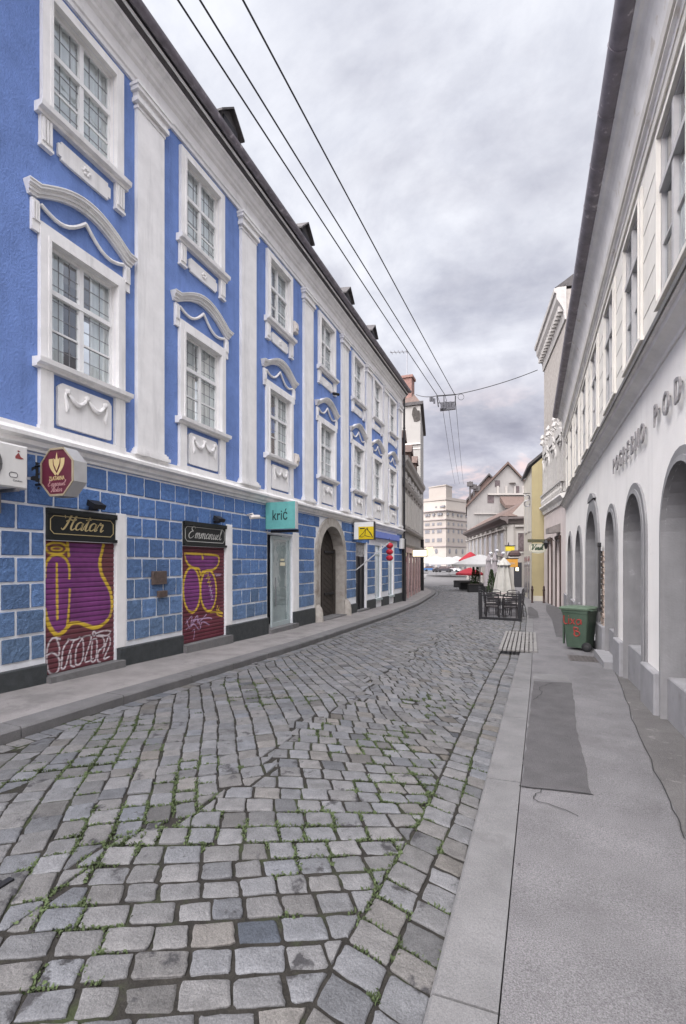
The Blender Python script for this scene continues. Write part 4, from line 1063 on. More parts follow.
# yellow sign with a folded umbrella drawing
yy = 17.55; FY = Fr((-6.5, yy), (-5.5, yy))
t = thing('projecting_sign', 'white and yellow box sign with a line drawing in a black frame', 'sign', (-6.5, yy, 2.7))
m = MB(); m.bev(FY, .10, .93, -.2, 0, 2.60, 3.30, .012); m.build('casing', M_black, t)
m = MB(); m.fbox(FY, .115, .30, .001, .006, 2.62, 3.28); m.fbox(FY, .30, .91, .001, .006, 3.10, 3.28); m.build('white_panel', mat('sign_white', (.68, .68, .66), .5, .05), t)
m = MB(); m.fbox(FY, .30, .91, .001, .008, 2.62, 3.10); m.build('yellow_panel', mat('sign_yellow', (.62, .46, .01), .5, .06), t)
m = MB()
for p in ([(.34, 2.72), (.5, 2.86), (.6, 3.0), (.7, 3.06)], [(.34, 2.72), (.46, 2.7), (.56, 2.76), (.60, 3.0)], [(.56, 2.76), (.7, 2.72), (.88, 2.68), (.66, 3.02)], [(.36, 3.04), (.56, 3.05)], [(.36, 3.02), (.56, 3.03)], [(.62, 3.02), (.8, 2.86), (.88, 2.68)]):
    m.tube([FY.P(x, .012, z) for x, z in p], .011, 5)
m.build('drawing', M_black, t)
m = MB(); m.fbox(FY, -.02, .1, -.14, -.06, 2.75, 2.8); m.fbox(FY, -.02, .1, -.14, -.06, 3.1, 3.15); m.build('bracket', M_black, t)
# flag pole with red lanterns
t = thing('lantern_pole', 'pale slanting pole with a string of red paper lanterns by the narrow black door', 'lantern', (-6.5, 18.0, 1.5))
m = MB(); m.tube([BL.P(17.95, .06, 1.42), BL.P(20.4, .75, 2.62)], .025, 8); m.build('pole', mat('pole_grey', (.38, .38, .38), .4, .1), t)
m = MB(); m.tube([BL.P(20.35, .74, 2.6), BL.P(20.35, .74, 2.8)], .01, 5); m.build('hook', M_black, t)
for k in range(3):
    m = MB(); z = 2.46-.27*k; m.lathe([(.03, -.13), (.10, -.1), (.15, -.03), (.155, .03), (.10, .1), (.03, .13)], BL.P(20.38, .75, z), 12, wob=lambda k_, i: 1+.05*(k_ % 2))
    m.build('paper_lantern', mat('lantern_red', (.42, .02, .035), .6, .1), t, smooth=False)
# cameras and gas meter box
for a, z, lb in ((15.42, 7.62, 'small dark security camera under an upper window sill of the blue house'), (10.15, 2.88, 'small security camera on the blue blocks left of the teal sign')):
    t = thing('security_camera', lb, 'camera', BL.P(a, 0, z))
    m = MB(); m.tube([BL.P(a, 0, z), BL.P(a, .16, z+.03), BL.P(a, .2, z-.02)], .02, 6); m.build('bracket', M_alarm, t)
    m = MB(); m.tube([BL.P(a-.1, .16, z-.07), BL.P(a+.02, .22, z-.05), BL.P(a+.14, .27, z-.04)], .05, 8); m.build('camera_body', M_rub if z > 5 else M_alarm, t)
m = MB(); m.bev(BL, A1-.75, A1-.28, .05, .22, 2.45, 3.0, .02); m.fbox(BL, A1-.66, A1-.36, .221, .226, 2.55, 2.9)
tag(m.build('meter_box', [M_ac]), 'white square box at the end of the lilac fascia beside the drainpipe', 'box')
# ------------------------------------------------------------------ white arcaded house on the right
WH = Fr((1.41, 0), (1.41, 1), flip=True)
E0, E1 = -2.0, 22.5
wh = thing('arcaded_house', 'white rendered house with grey arched openings and dark metal wall letters on the right', 'house', (1.41, 10, -.2))
OUT = [(4.85, 6.47, 2.86), (7.17, 8.78, 2.85), (9.39, 10.76, 2.80), (15.4, 17.4, 2.86), (18.9, 20.9, 2.9)]
b_ = .15
ARC = [(a+b_, c-b_, -1, t-b_, min((c-a)/2-b_, .82)) for a, c, t in OUT]
DR = (12.0, 13.9, -.6, 2.95, .80)
UWX = [5.95, 8.12, 10.28, 12.5, 14.7, 16.9, 19.1, 21.1]
UW = [(a-.56, a+.56, 4.74, 6.62, 0) for a in UWX]
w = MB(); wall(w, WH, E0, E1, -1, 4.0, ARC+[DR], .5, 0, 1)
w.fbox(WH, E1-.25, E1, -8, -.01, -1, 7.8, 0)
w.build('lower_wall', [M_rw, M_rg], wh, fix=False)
w = MB(); wall(w, WH, E0, E1, 4.3, 7.2, UW, .06)
m = w
for z in (4.95, 5.32, 5.69, 6.06, 6.43):
    A = [E0]+[x for a in UWX for x in (a-.70, a+.70)]+[E1]
    for i in range(0, len(A), 2): m.fbox(WH, A[i], A[i+1], -.0, .004, z-.006, z+.006, 1)
w.build('upper_wall', [M_cream, mat('wall_groove', (.30, .28, .25), .9, .1)], wh, fix=False)
for k, o in enumerate(ARC):
    m = MB(); frame_ring(m, WH, o, b_, 0, .028, bottom=False); frame_ring(m, WH, (o[0]-.0, o[1]+.0, o[2], o[3], o[4]), .06, .028, .05, bottom=False, chamfer=.01)
    fr_ = m.build('arch_frame', M_rg, wh)
    m = MB(); a0, a1 = o[0], o[1]
    sash(m, WH, a0, a1, .44, o[3]-o[4], -.42, 2, 0, (0, 0)); m.fbox(WH, a0, a1, -.5, -.42, o[3]-o[4]-.03, o[3]-o[4]+.03)
    m.fbox(WH, (a0+a1)/2-.03, (a0+a1)/2+.03, -.48, -.43, o[3]-o[4], o[3])
    m.build('window_frame', mat('dark_window_frame', (.06, .06, .06), .5, .1), fr_)
    m = MB(); sheet_pane(m, WH, a0, a1, -.46, .44, o[3]); m.build('pane', M_glass, fr_, fix=False)
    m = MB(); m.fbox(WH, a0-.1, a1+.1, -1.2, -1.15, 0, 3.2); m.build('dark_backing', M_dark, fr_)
    m = MB(); m.extr(WH, [(-.44, .417), (-.44, .44), (-.03, .421), (-.03, .417)], a0, a1); m.build('sill', M_rp, fr_)
# plinth: proud under the piers, set back below the windows
PI_ = [(E0, OUT[0][0]+.02), (OUT[0][1]-.02, OUT[1][0]+.02), (OUT[1][1]-.02, OUT[2][0]+.02), (OUT[2][1]-.02, 11.72), (14.2, OUT[3][0]+.02), (OUT[3][1]-.02, OUT[4][0]+.02), (OUT[4][1]-.02, E1)]
for a, b in PI_: m = MB(); m.bev(WH, a, b, -.2, .085, -1, .425, .016); m.build('plinth', M_rp, wh)
for a, c, t_ in OUT: m = MB(); m.fbox(WH, a+.152, c-.152, -.4, -.02, -1, .415); m.build('plinth', M_rp, wh)
# doorway with a shouldered frame
m = MB(); frame_ring(m, WH, DR, .30, 0, .06, bottom=False, chamfer=.012)
m.fpoly(WH, [(DR[0]+.35, 3.20), (DR[1]-.35, 3.20), (DR[1]-.5, 3.30), ((DR[0]+DR[1])/2, 3.38), (DR[0]+.5, 3.30)], 0, .07)
df = m.build('door_frame', M_rg, wh)
m = MB(); m.fbox(WH, 12.0, 13.9, -.6, -.5, -.5, 2.2); m.fbox(WH, 12.0, 13.9, -.58, -.44, 2.12, 2.2); m.fbox(WH, 12.9, 12.98, -.5, -.46, -.4, 2.12)
for z0, z1 in ((-.1, .8), (.95, 2.0)):
    for a in (12.12, 13.1): m.bev(WH, a, a+.68, -.5, -.465, z0, z1, .02)
m.build('door', mat('grey_door', (.085, .085, .095), .6, .3, 6), wh)
m = MB(); m.fbox(WH, 12.0, 13.9, -.55, -.54, 2.2, 2.95); m.build('fanlight', M_dark, df)
m = MB(); m.fbox(WH, 11.75, 14.15, -.5, .12, -1, -.12); m.fbox(WH, 9.42, 10.73, -.05, .22, -1, -.02); m.build('door_step', M_rp, wh)
m = MB()
for k in range(14):
    z = .35+.115*k
    for q in range(2): m.bev(WH, 11.02+.19*q+(.05 if k % 2 else 0), 11.19+.19*q+(.05 if k % 2 else 0), 0, .02+random.random()*.012, z, z+.1, .01)
m.build('bare_brick_patch', mat('bare_brick', (.30, .24, .20), .95, .5, 12, .4, 40), wh)
m = MB(); m.fbox(WH, 11.1, 11.3, .06, .09, .75, 2.05); m.fbox(WH, 11.1, 11.3, .05, .11, 2.03, 2.12); m.fbox(WH, 11.1, 11.3, .05, .11, .7, .77); m.fbox(WH, 11.17, 11.23, 0, .06, 1.9, 1.95); m.fbox(WH, 11.17, 11.23, 0, .06, .85, .9)
tag(m.build('notice_board', M_black), 'narrow black notice board hung on the pier beside the grey doorway', 'notice board')
# ledge between the floors
m = MB(); m.extr(WH, [(0, 3.98), (.02, 3.98), (.03, 4.02), (.08, 4.06), (.15, 4.09), (.16, 4.14), (.20, 4.15), (.205, 4.20), (0, 4.34)], E0, E1); m.build('ledge', M_cove, wh)
m = MB(); m.extr(WH, [(.21, 4.15), (.222, 4.15), (.222, 4.212), (0, 4.45), (0, 4.36), (.21, 4.205)], E0, E1+.03); m.build('ledge_flashing', M_ledge, wh)
# eave cove and gutter
m = MB(); cv = [(.02+.20*(1-cos(pi/2*t)), 7.12+.74*sin(pi/2*t)) for t in [k/8 for k in range(9)]]
m.extr(WH, [(0, 7.0), (.05, 7.0), (.06, 7.06), (.10, 7.08)]+[(d+.06, z) for d, z in cv]+[(.32, 7.92), (0, 7.95)], E0, E1+.02); m.build('eave_cove', M_cove, wh)
m = MB(); m.extr(WH, [(0, 6.9), (.03, 6.9), (.04, 6.98), (0, 6.995)], E0, E1); m.extr(WH, [(.10, 7.10), (.13, 7.10), (.15, 7.17), (.10, 7.17)], E0, E1); m.build('eave_moulding', M_cream, wh)
m = MB(); m.extr(WH, [(.37+.15*cos(t), 8.06+.15*sin(t)) for t in [pi+pi*k/10 for k in range(11)]]+[(.50, 8.07), (.37, 7.95), (.24, 8.07)], E0, E1+.05)
s = 0
while s < E1:
    m.extr(WH, [(.37+.157*cos(t), 8.06+.157*sin(t)) for t in [pi+pi*k/10 for k in range(11)]]+[(.52, 8.075), (.22, 8.075)], s, s+.03); s += .95
m.build('gutter', M_gutter, wh, smooth=True)
m = MB(); m.extr(WH, [(.3, 7.955), (.28, 8.1), (-4, 10.6), (-9, 8), (-9, 7.4), (0, 7.96)], E0, E1+.05); m.build('roof', M_roof, wh)
for k, o in enumerate(UW):
    m = MB(); sash(m, WH, o[0], o[1], o[2], o[3], -.0, 2, .66, (1, 0), fw=.05); wn = m.build('window', mat('grey_white_window', (.36, .35, .345), .5, .1), wh)
    m = MB(); frame_ring(m, WH, o, .12, .002, .035, bottom=False); frame_ring(m, WH, o, .03, .035, .05, bottom=False); m.fbox(WH, o[0]-.14, o[1]+.14, .0, .045, 4.68, 4.735); m.build('surround', M_cream, wn)
    m = MB(); sheet_pane(m, WH, o[0], o[1], -.03, o[2], o[3]); m.build('pane', M_glass, wn, fix=False)
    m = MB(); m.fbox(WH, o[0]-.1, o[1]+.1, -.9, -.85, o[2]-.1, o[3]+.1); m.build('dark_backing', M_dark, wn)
    m = MB(); curtains(m, WH, o[0], o[1], o[2], o[2]+1.24, -.12, .5); m.build('curtain', M_curt, wn, fix=False)
m = MB()
# metal letters fixed to the wall, read from the street (far end first)
def wall_word(word, a_start, pitch, z):
    for k, ch in enumerate(word):
        m = MB()
        text_mb(m, ch, WH.P(a_start-pitch*k, .035, z-.15), (0, -1, 0), UP, .27, .02, .006, .86)
        m.tube([WH.P(a_start-pitch*k, 0, z+.05), WH.P(a_start-pitch*k, .04, z+.05)], .012, 5)
        m.build('letter', mat('letter_metal', (.26, .25, .25), .45, .3, 20, metal=.3), wh)
for wd_ in (('POGREBNO', 9.55, .325, 3.42), ('PODUZEĆE', 6.55, .45, 3.45)):
    wall_word(*wd_)

# ------------------------------------------------------------------ green wheelie bin
M_bin = mat('bin_green', (.052, .08, .056), .42, .15, 6, .05, 60, spec=.4, dirt=((.10, .10, .09), .66, .8, 4))
M_chub = mat('hub_black', (.03, .03, .03), .5, .1)
tb = thing('wheelie_bin', 'green wheelie bin with red painted letters standing on the right pavement', 'bin', (0, 0, 0))
m = MB()
def tap(z, k): return [(-.27*k[0], -.24*k[1]-.0, z), (.27*k[0], -.24*k[1], z), (.27*k[0], .24*k[1], z), (-.27*k[0], .24*k[1], z)]
def loft(mb, rings, mi=0):
    n = len(rings[0]); vs = [p for r in rings for p in r]; fs = [tuple(range(n))[::-1], tuple(range((len(rings)-1)*n, len(rings)*n))]
    for i in range(len(rings)-1):
        for k in range(n): fs.append((i*n+k, i*n+(k+1) % n, (i+1)*n+(k+1) % n, (i+1)*n+k))
    mb.add(vs, fs, mi)
def rrect(x0, x1, y0, y1, z, r):
    p = []
    for cx, cy, a in ((x1-r, y0+r, -90), (x1-r, y1-r, 0), (x0+r, y1-r, 90), (x0+r, y0+r, 180)):
        for k in range(4): t = R(a+30*k); p.append((cx+r*cos(t), cy+r*sin(t), z))
    return p
loft(m, [rrect(-.19, .22, -.215, .215, .06, .04), rrect(-.195, .225, -.22, .22, .10, .04), rrect(-.27, .27, -.262, .262, .80, .035), rrect(-.285, .275, -.272, .272, .805, .03), rrect(-.285, .275, -.272, .272, .86, .03)])
for y in (-.2, 0, .2): m.box(-.262, -.24, y-.03, y+.03, .12, .7)
m.build('body', M_bin, tb, smooth=True)
m = MB(); loft(m, [rrect(-.33, .31, -.29, .29, .868, .03), rrect(-.335, .315, -.295, .295, .905, .04), rrect(-.30, .29, -.26, .26, .93, .05), rrect(-.2, .2, -.18, .18, .945, .06)]); lid = m.build('lid', mat('lid_green', (.08, .115, .08), .5, .15, 6), tb, smooth=True)
m = MB(); m.tube([(.30, -.24, .88), (.36, -.24, .87), (.36, .24, .87), (.30, .24, .88)], .016, 8); m.build('handle', M_bin, tb, smooth=True)
for y in (-.262, .262):
    m = MB(); pts = [(.0, -.03), (.085, -.03), (.10, -.018), (.10, .018), (.085, .03), (.0, .03)]
    n = 20; vs = [(.255+r*cos(2*pi*k/n), y+e, .10+r*sin(2*pi*k/n)) for r, e in pts for k in range(n)]
    fs = [(i*n+k, i*n+(k+1) % n, (i+1)*n+(k+1) % n, (i+1)*n+k) for i in range(len(pts)-1) for k in range(n)]
    m.add(vs, fs); wl = m.build('wheel', M_rub, tb, smooth=True)
    m = MB(); sg = -1 if y < 0 else 1
    m.add([(.255+r*cos(2*pi*k/12), y+sg*e, .10+r*sin(2*pi*k/12)) for r, e in ((.055, .031), (.02, .04)) for k in range(12)], [(k, (k+1) % 12, 12+(k+1) % 12, 12+k) for k in range(12)]+[tuple(range(12, 24))]); m.build('hub', M_chub, wl)
m = MB(); fz = lambda x, z: (x, -.2385-.0352*(z-.45)/.4*1.0-.004, z)
RS = [[(-.22, .74), (-.225, .62), (-.2, .56), (-.15, .57)], [(-.12, .68), (-.12, .56)], [(-.125, .73), (-.115, .73)], [(-.08, .68), (-.0, .56)], [(0, .68), (-.08, .56)], [(.13, .66), (.07, .67), (.04, .61), (.07, .56), (.12, .6), (.13, .67), (.14, .57)],
      [(-.02, .5), (.0, .34)], [(-.02, .5), (.07, .48), (.05, .43), (.0, .42)], [(.0, .42), (.09, .4), (.09, .34), (.02, .31), (-.03, .36)]]
for st_ in RS:
    p = smooth(st_, 5) if len(st_) > 2 else st_
    m.tube([(x, -(.218+(.262-.218)*(z-.10)/.70)-.003, z) for x, z in p], .014, 5)
m.build('red_lettering', mat('red_spray', (.25, .035, .03), .6, .2, 10), tb)
tb.location = (1.0, 11.62, G(11.6)); tb.rotation_euler = (0, 0, R(-27))

# cast cover and slatted ramp
m = MB(); F_ = Fr((.66, 10.85), (1.12, 10.72)); c0 = (.66, 10.05); gz = G(10.4)
def gq(mb, x0, x1, y0, y1, h, mi=0):
    mb.hexa([(x0, y0, G(y0)-.02), (x1, y0, G(y0)-.02), (x1, y1, G(y1)-.02), (x0, y1, G(y1)-.02), (x0, y0, G(y0)+h), (x1, y0, G(y0)+h), (x1, y1, G(y1)+h), (x0, y1, G(y1)+h)], mi)
gq(m, .70, 1.22, 10.05, 10.72, .006)
for k in range(9):
    for q in range(7): gq(m, .735+.07*q, .785+.07*q, 10.09+.07*k, 10.14+.07*k, .011)
tag(m.build('drain_cover', mat('cast_iron', (.085, .078, .075), .6, .3, 12)), 'rectangular cast iron cover in the pavement in front of the green bin', 'drain cover')
M_slat = mat('weathered_slat', (.20, .193, .185), .85, .2, 6, .3, 40, fine=.15)
t = thing('slatted_ramp', 'grey slatted wooden ramp laid over the right kerb before the terrace', 'ramp', (-.3, 12.2, G(12.2)))
m = MB()
for k in range(9):
    x = -.63+.088*k; m.hexa([(x, 10.75, G(10.75)+.0), (x+.066, 10.75, G(10.75)+.0), (x+.066+.0, 14.0, G(14)+.0), (x, 14.0, G(14)+.0), (x, 10.75, G(10.75)+.035), (x+.066, 10.75, G(10.75)+.035), (x+.066, 14.0, G(14)+.035), (x, 14.0, G(14)+.035)])
m.build('slat', M_slat, t)
for y in (10.9, 12.3, 13.8): m = MB(); gq(m, -.62, .16, y, y+.08, -.002); m.build('bearer', M_wood, t)
m = MB()
def dg(x0, x1, y0, y1):
    z = roadz((x0+x1)/2, (y0+y1)/2); m.box(x0, x1, y0, y1, z-.03, z+.012)
for k in range(6): dg(-3.02, -2.68, 1.52+.045*k, 1.542+.045*k)
dg(-3.06, -3.02, 1.49, 1.80); dg(-2.68, -2.64, 1.49, 1.80)
tag(m.build('drain_grate', M_black), 'small black drain grate at the left among the near cobbles', 'drain grate')

# ------------------------------------------------------------------ stucco house beyond
SH = Fr((1.43, 22.56), (.70, 28.25), flip=True)
sh = thing('stucco_house', 'tall narrow house with pinkish ground floor and white stucco ornaments beyond the arcaded house', 'house', (1.1, 25.4, -.4))
L = SH.L
M_pink = mat('pink_render', (.52, .46, .44), .9, .1, 2, .15, 40)
M_brwall = mat('brown_grey_wall', (.32, .295, .27), .95, .25, 6, .6, 14)
M_stucco = mat('stucco_white', (.40, .385, .365), .9, .12, 6, .3, 30, streak=.3)
w = MB(); wall(w, SH, 0, L, -1, 4.4, [(1.2, 2.1, -.9, 2.7, 0), (3.3, 4.2, -.9, 2.7, 0)], .3); w.build('ground_floor', M_pink, sh, fix=False)
w = MB(); wall(w, SH, 0, L, 4.4, 8.4, [(.7, 1.6, 5.2, 7.2, 0), (2.4, 3.3, 5.2, 7.2, 0), (4.1, 5.0, 5.2, 7.2, 0)], .2); w.build('stucco_wall', M_stucco, sh, fix=False)
m = MB(); m.prism([SH.P(0, -.002, 8.4), SH.P(L, -.002, 8.4), SH.P(L, -8, 8.4), SH.P(0, -8, 8.4)], [SH.P(0, -.002, 13.4), SH.P(L, -.002, 13.4), SH.P(L, -8, 13.4), SH.P(0, -8, 13.4)])
m.prism([SH.P(0, -.4, -1), SH.P(L, -.4, -1), SH.P(L, -8, -1), SH.P(0, -8, -1)], [SH.P(0, -.4, 8.39), SH.P(L, -.4, 8.39), SH.P(L, -8, 8.39), SH.P(0, -8, 8.39)])
m.build('upper_wall', M_brwall, sh)
m = MB(); m.extr(SH, [(0, 4.3), (.06, 4.3), (.1, 4.45), (.24, 4.62), (.24, 4.70), (0, 4.74)], -.0, L); m.build('string_course', M_cove, sh)
m = MB()
for k in range(14):
    a = .25+k*.4; m.lathe([(.03, 4.78), (.07, 4.95), (.04, 5.05), (.06, 5.2), (.07, 5.22)], SH.P(a, .15, 0), 6)
m.fbox(SH, .05, L-.05, .08, .22, 5.22, 5.30); m.build('balustrade', M_stucco, sh)
m = MB()
for a in (1.15, 2.85, 4.55):
    frame_ring(m, SH, (a-.45, a+.45, 5.35, 7.2, 0), .14, 0, .10, bottom=False)
    m.fpoly(SH, [(a-.75, 7.4), (a+.75, 7.4), (a+.6, 7.6), (a+.25, 7.75), (a+.2, 8.05), (a, 8.2), (a-.2, 8.05), (a-.25, 7.75), (a-.6, 7.6)], 0, .14)
    for sg in (-1, 1):
        m.tube([SH.P(a+sg*(.55+.12*sin(t*5)), .12, 7.4-.9*t) for t in [k/8 for k in range(9)]], [.03, .06, .04, .07, .04, .06, .04, .03, .02], 6)
    for k in range(7): m.lathe([(.001, -.06), (.06, 0), (.001, .06)], SH.P(a-.6+.2*k, .14, 7.95+.12*sin(k*2.1)), 6)
for a in (.25, 2.0, 3.7, 5.5):
    m.fbox(SH, a-.1, a+.1, 0, .1, 4.8, 8.2)
    m.lathe([(.05, 8.0), (.13, 8.1), (.08, 8.3), (.12, 8.4), (.03, 8.6)], SH.P(a, .1, 0), 8, wob=lambda k, i: 1+.25*((k+i) % 2))
m.build('stucco_ornament', M_stucco, sh)
m = MB(); m.extr(SH, [(0, 12.1), (.06, 12.1), (.1, 12.5), (.2, 12.7), (.38, 13.0), (.40, 13.25), (.48, 13.3), (.5, 13.45), (0, 13.6)], -.05, L+.05)
for k in range(16): m.fbox(SH, .1+k*.36, .26+k*.36, .1, .3, 12.52, 12.75)
m.build('cornice', M_stucco, sh)
m = MB(); m.prism([SH.P(-.05, .45, 13.5), SH.P(L+.05, .45, 13.5), SH.P(L+.05, -8, 13.5), SH.P(-.05, -8, 13.5)], [SH.P(-.05, -.6, 14.2), SH.P(L+.05, -.6, 14.2), SH.P(L+.05, -5, 15.6), SH.P(-.05, -5, 15.6)]); m.build('roof', M_roof, sh)
for a in (1.2, 3.3):
    m = MB(); m.fbox(SH, a, a+.9, -.34, -.28, -.9, 2.7); m.fbox(SH, a-.12, a, 0, .05, -.6, 2.8); m.fbox(SH, a+.9, a+1.02, 0, .05, -.6, 2.8); m.fbox(SH, a-.14, a+1.04, 0, .08, 2.8, 2.95); m.build('door', mat('brown_door', (.055, .035, .03), .6, .3, 6), sh)
for a in (.7, 2.4, 4.1):
    m = MB(); sash(m, SH, a, a+.9, 5.2, 7.2, -.1, 2, .66, (1, 0)); wn = m.build('window', M_frame, sh); m = MB(); m.fbox(SH, a, a+.9, -.16, -.15, 5.2, 7.2); m.build('pane', mat('dark_glass', (.06, .065, .07), .08, .2, 3, spec=.6), wn)
m = MB(); m.hexa([SH.P(1.2, 0, 3.1), SH.P(2.0, 0, 3.1), SH.P(2.0, .5, 3.05), SH.P(1.2, .5, 3.05), SH.P(1.2, 0, 3.5), SH.P(2.0, 0, 3.5), SH.P(2.0, .5, 3.3), SH.P(1.2, .5, 3.3)])
tag(m.build('door_canopy', mat('canopy_grey', (.2, .18, .17), .6, .2)), 'small grey box canopy above the first door of the stucco house', 'canopy')
t = thing('wall_lantern', 'black wall lantern beside the brown door of the stucco house', 'lantern', SH.P(2.7, 0, 2.4))
m = MB(); m.tube([SH.P(2.7, 0, 2.75), SH.P(2.7, .2, 2.95), SH.P(2.7, .38, 2.85)], .02, 6); m.build('bracket', M_black, t)
m = MB(); c = SH.P(2.7, .38, 0); m.lathe([(.05, 2.38), (.11, 2.66), (.15, 2.67), (.04, 2.82), (.02, 2.86)], c, 6); m.build('lamp_head', M_black, t)
# oval hanging sign
Fo = Fr(SH.P(4.3, 0, 0)[:2], (SH.P(4.3, 0, 0)[0]-1, SH.P(4.3, 0, 0)[1]-.35), flip=True)
t = thing('oval_sign', 'cream oval shop sign with green script hanging in front of the yellow house', 'sign', SH.P(4.3, 0, 2.5))
m = MB(); m.fpoly(Fo, [(.12, 2.32), (.3, 2.22), (.55, 2.19), (.8, 2.22), (.98, 2.32), (.98, 2.62), (.8, 2.70), (.3, 2.70), (.12, 2.62)], -.05, 0); m.build('board', mat('sign_cream', (.60, .58, .48), .6, .08), t)
m = MB(); m.fbox(Fo, 0, 1.05, -.06, .02, 2.76, 2.92); m.tube([Fo.P(.3, -.02, 2.7), Fo.P(.3, -.02, 2.78)], .012); m.tube([Fo.P(.8, -.02, 2.7), Fo.P(.8, -.02, 2.78)], .012); m.build('bracket', mat('sign_olive', (.10, .10, .06), .6, .1), t)
m = MB(); ss_, wd = script('Vinik'); dirF = (-Fo.u[0], -Fo.u[1], 0)
pen(m, ss_, Fo.P(.93, .002, 2.38), dirF, UP, .72/(wd+.25), .03, .006, 0, .7)
border(m, Fo, .16, .94, 2.25, 2.67, .001, .012, .1); m.build('lettering', mat('sign_green', (.06, .10, .06), .6, .05), t, fix=False)
# ------------------------------------------------------------------ grey house after the blue one (left)
NH = Fr((-6.52, 25.56), (-7.85, 36.7))
nh = thing('grey_house', 'small grey house with mansard roof and pink shopfront next to the blue house', 'house', (-7, 31, -.4)); L = NH.L
M_grey = mat('beige_grey_render', (.30, .28, .26), .9, .15, 2, .2, 30, streak=.4)
M_panel = mat('pale_shutter', (.42, .40, .37), .7, .1, 4)
M_rose = mat('rose_shopfront', (.38, .26, .25), .6, .2, 5)
m = MB(); m.prism([NH.P(0, 0, -1), NH.P(L, 0, -1), NH.P(L+.6, -5, -1), NH.P(L-2, -9, -1), NH.P(0, -9, -1)], [NH.P(0, 0, 7.2), NH.P(L, 0, 7.2), NH.P(L+.6, -5, 7.2), NH.P(L-2, -9, 7.2), NH.P(0, -9, 7.2)]); m.build('wall', M_grey, nh)
m = MB()
m.extr(NH, [(0, 2.62), (.08, 2.62), (.14, 2.75), (.14, 2.85), (0, 2.9)], 0, L); m.extr(NH, [(0, 3.5), (.1, 3.5), (.2, 3.62), (.2, 3.72), (0, 3.8)], 0, L)
m.extr(NH, [(0, 6.0), (.08, 6.0), (.16, 6.2), (.16, 6.3), (0, 6.4)], 0, L); m.extr(NH, [(0, 7.0), (.15, 7.0), (.2, 7.2), (.32, 7.35), (.34, 7.55), (0, 7.6)], -.02, L+.1)
for k in range(8): m.hexa([NH.P(.3+k*1.5, 0, 5.75), NH.P(.5+k*1.5, 0, 5.75), NH.P(.5+k*1.5, .06, 5.75), NH.P(.3+k*1.5, .06, 5.75), NH.P(.3+k*1.5, 0, 6.05), NH.P(.5+k*1.5, 0, 6.05), NH.P(.5+k*1.5, .14, 6.05), NH.P(.3+k*1.5, .14, 6.05)])
m.build('cornice', M_grey, nh)
for k in range(6):
    a = .55+k*1.82
    m = MB(); m.bev(NH, a, a+1.4, 0, .06, 3.85, 5.7, .02); m.fbox(NH, a+.66, a+.74, .06, .09, 3.85, 5.7); wn = m.build('window', M_panel, nh)
    m = MB(); m.fpoly(NH, [(a+.1, 6.48)]+[(a+.7-.55*cos(pi*q/8), 6.5+.4*sin(pi*q/8)) for q in range(9)]+[(a+1.3, 6.48)], 0, .1); m.build('lunette', M_stucco, wn)
m = MB(); m.prism([NH.P(-.0, .3, 7.56), NH.P(L+.1, .3, 7.56), NH.P(L+.4, -5, 7.56), NH.P(L-2, -9, 7.56), NH.P(0, -9, 7.56)], [NH.P(0, -.9, 9.1), NH.P(L-.9, -.9, 9.1), NH.P(L-.9, -4, 9.3), NH.P(L-3, -8, 9.3), NH.P(0, -8, 9.3)]); m.build('roof', M_roof2, nh)
for a in (1.3, 4.8, 8.2):
    m = MB(); m.fbox(NH, a-.5, a+.5, -1.6, -.05, 7.6, 8.7); m.fpoly(NH, [(a-.65, 8.7), (a+.65, 8.7), (a, 9.3)], -1.6, .05); m.fbox(NH, a-.3, a+.3, -.05, -.02, 7.8, 8.5); m.build('dormer', M_roof2, nh)
m = MB()
for k in range(6):
    a = .5+k*1.75; m.bev(NH, a, a+.35, 0, .10, -.6, 2.5, .02)
m.fbox(NH, 0, L, 0, .12, 2.3, 2.6); m.build('shopfront', M_rose, nh)
m = MB()
for k in range(6):
    a = .86+k*1.75; m.fbox(NH, a, a+1.35, -.0, .03, -.1, 2.28)
m.build('shop_window', mat('shop_glass', (.10, .08, .08), .1, .6, 4, spec=.6), nh)
m = MB(); m.fbox(NH, L-.25, L+.02, 0, .22, -.6, 3.5); m.build('dark_pier', M_rub, nh)
# illuminated signs
M_lit = mat('lit_sign', (.8, .75, .55), .5, .05, emit=(1, .86, .55), estr=.8)
yl = 29.6; xl = -7.0; FLs = Fr((xl, yl), (xl+1, yl+.1))
t = thing('lit_sign', 'glowing pale yellow oblong sign projecting from the grey house shopfront', 'sign', (xl, yl, 2))
m = MB(); m.bev(FLs, .15, 1.0, -.2, 0, 2.12, 2.5, .01); m.build('panel', M_lit, t)
m = MB(); m.fbox(FLs, 0, 1.02, -.21, .01, 2.505, 2.56); m.fbox(FLs, 0, 1.02, -.21, .01, 2.06, 2.115); m.fbox(FLs, .12, .148, -.21, .01, 2.115, 2.505); m.fbox(FLs, 1.002, 1.03, -.21, .01, 2.115, 2.505); m.build('frame', M_steel, t)
yl = 36.9; xl = -7.8; FLs = Fr((xl, yl), (xl+1, yl+.1))
t = thing('star_sign', 'glowing amber star shaped sign on the far corner of the grey house', 'sign', (xl, yl, 2))
m = MB(); m.fpoly(FLs, [(.55+(.42 if k % 2 else .30)*cos(pi*k/5+.31), 2.6+(.42 if k % 2 else .30)*sin(pi*k/5+.31)) for k in range(10)], -.15, 0); m.build('panel', mat('lit_amber', (.8, .6, .35), .5, .2, 8, emit=(1, .72, .38), estr=.7), t)
m = MB(); m.tube([FLs.P(0, -.08, 2.6), FLs.P(.3, -.08, 2.6)], .02); m.build('bracket', M_black, t)
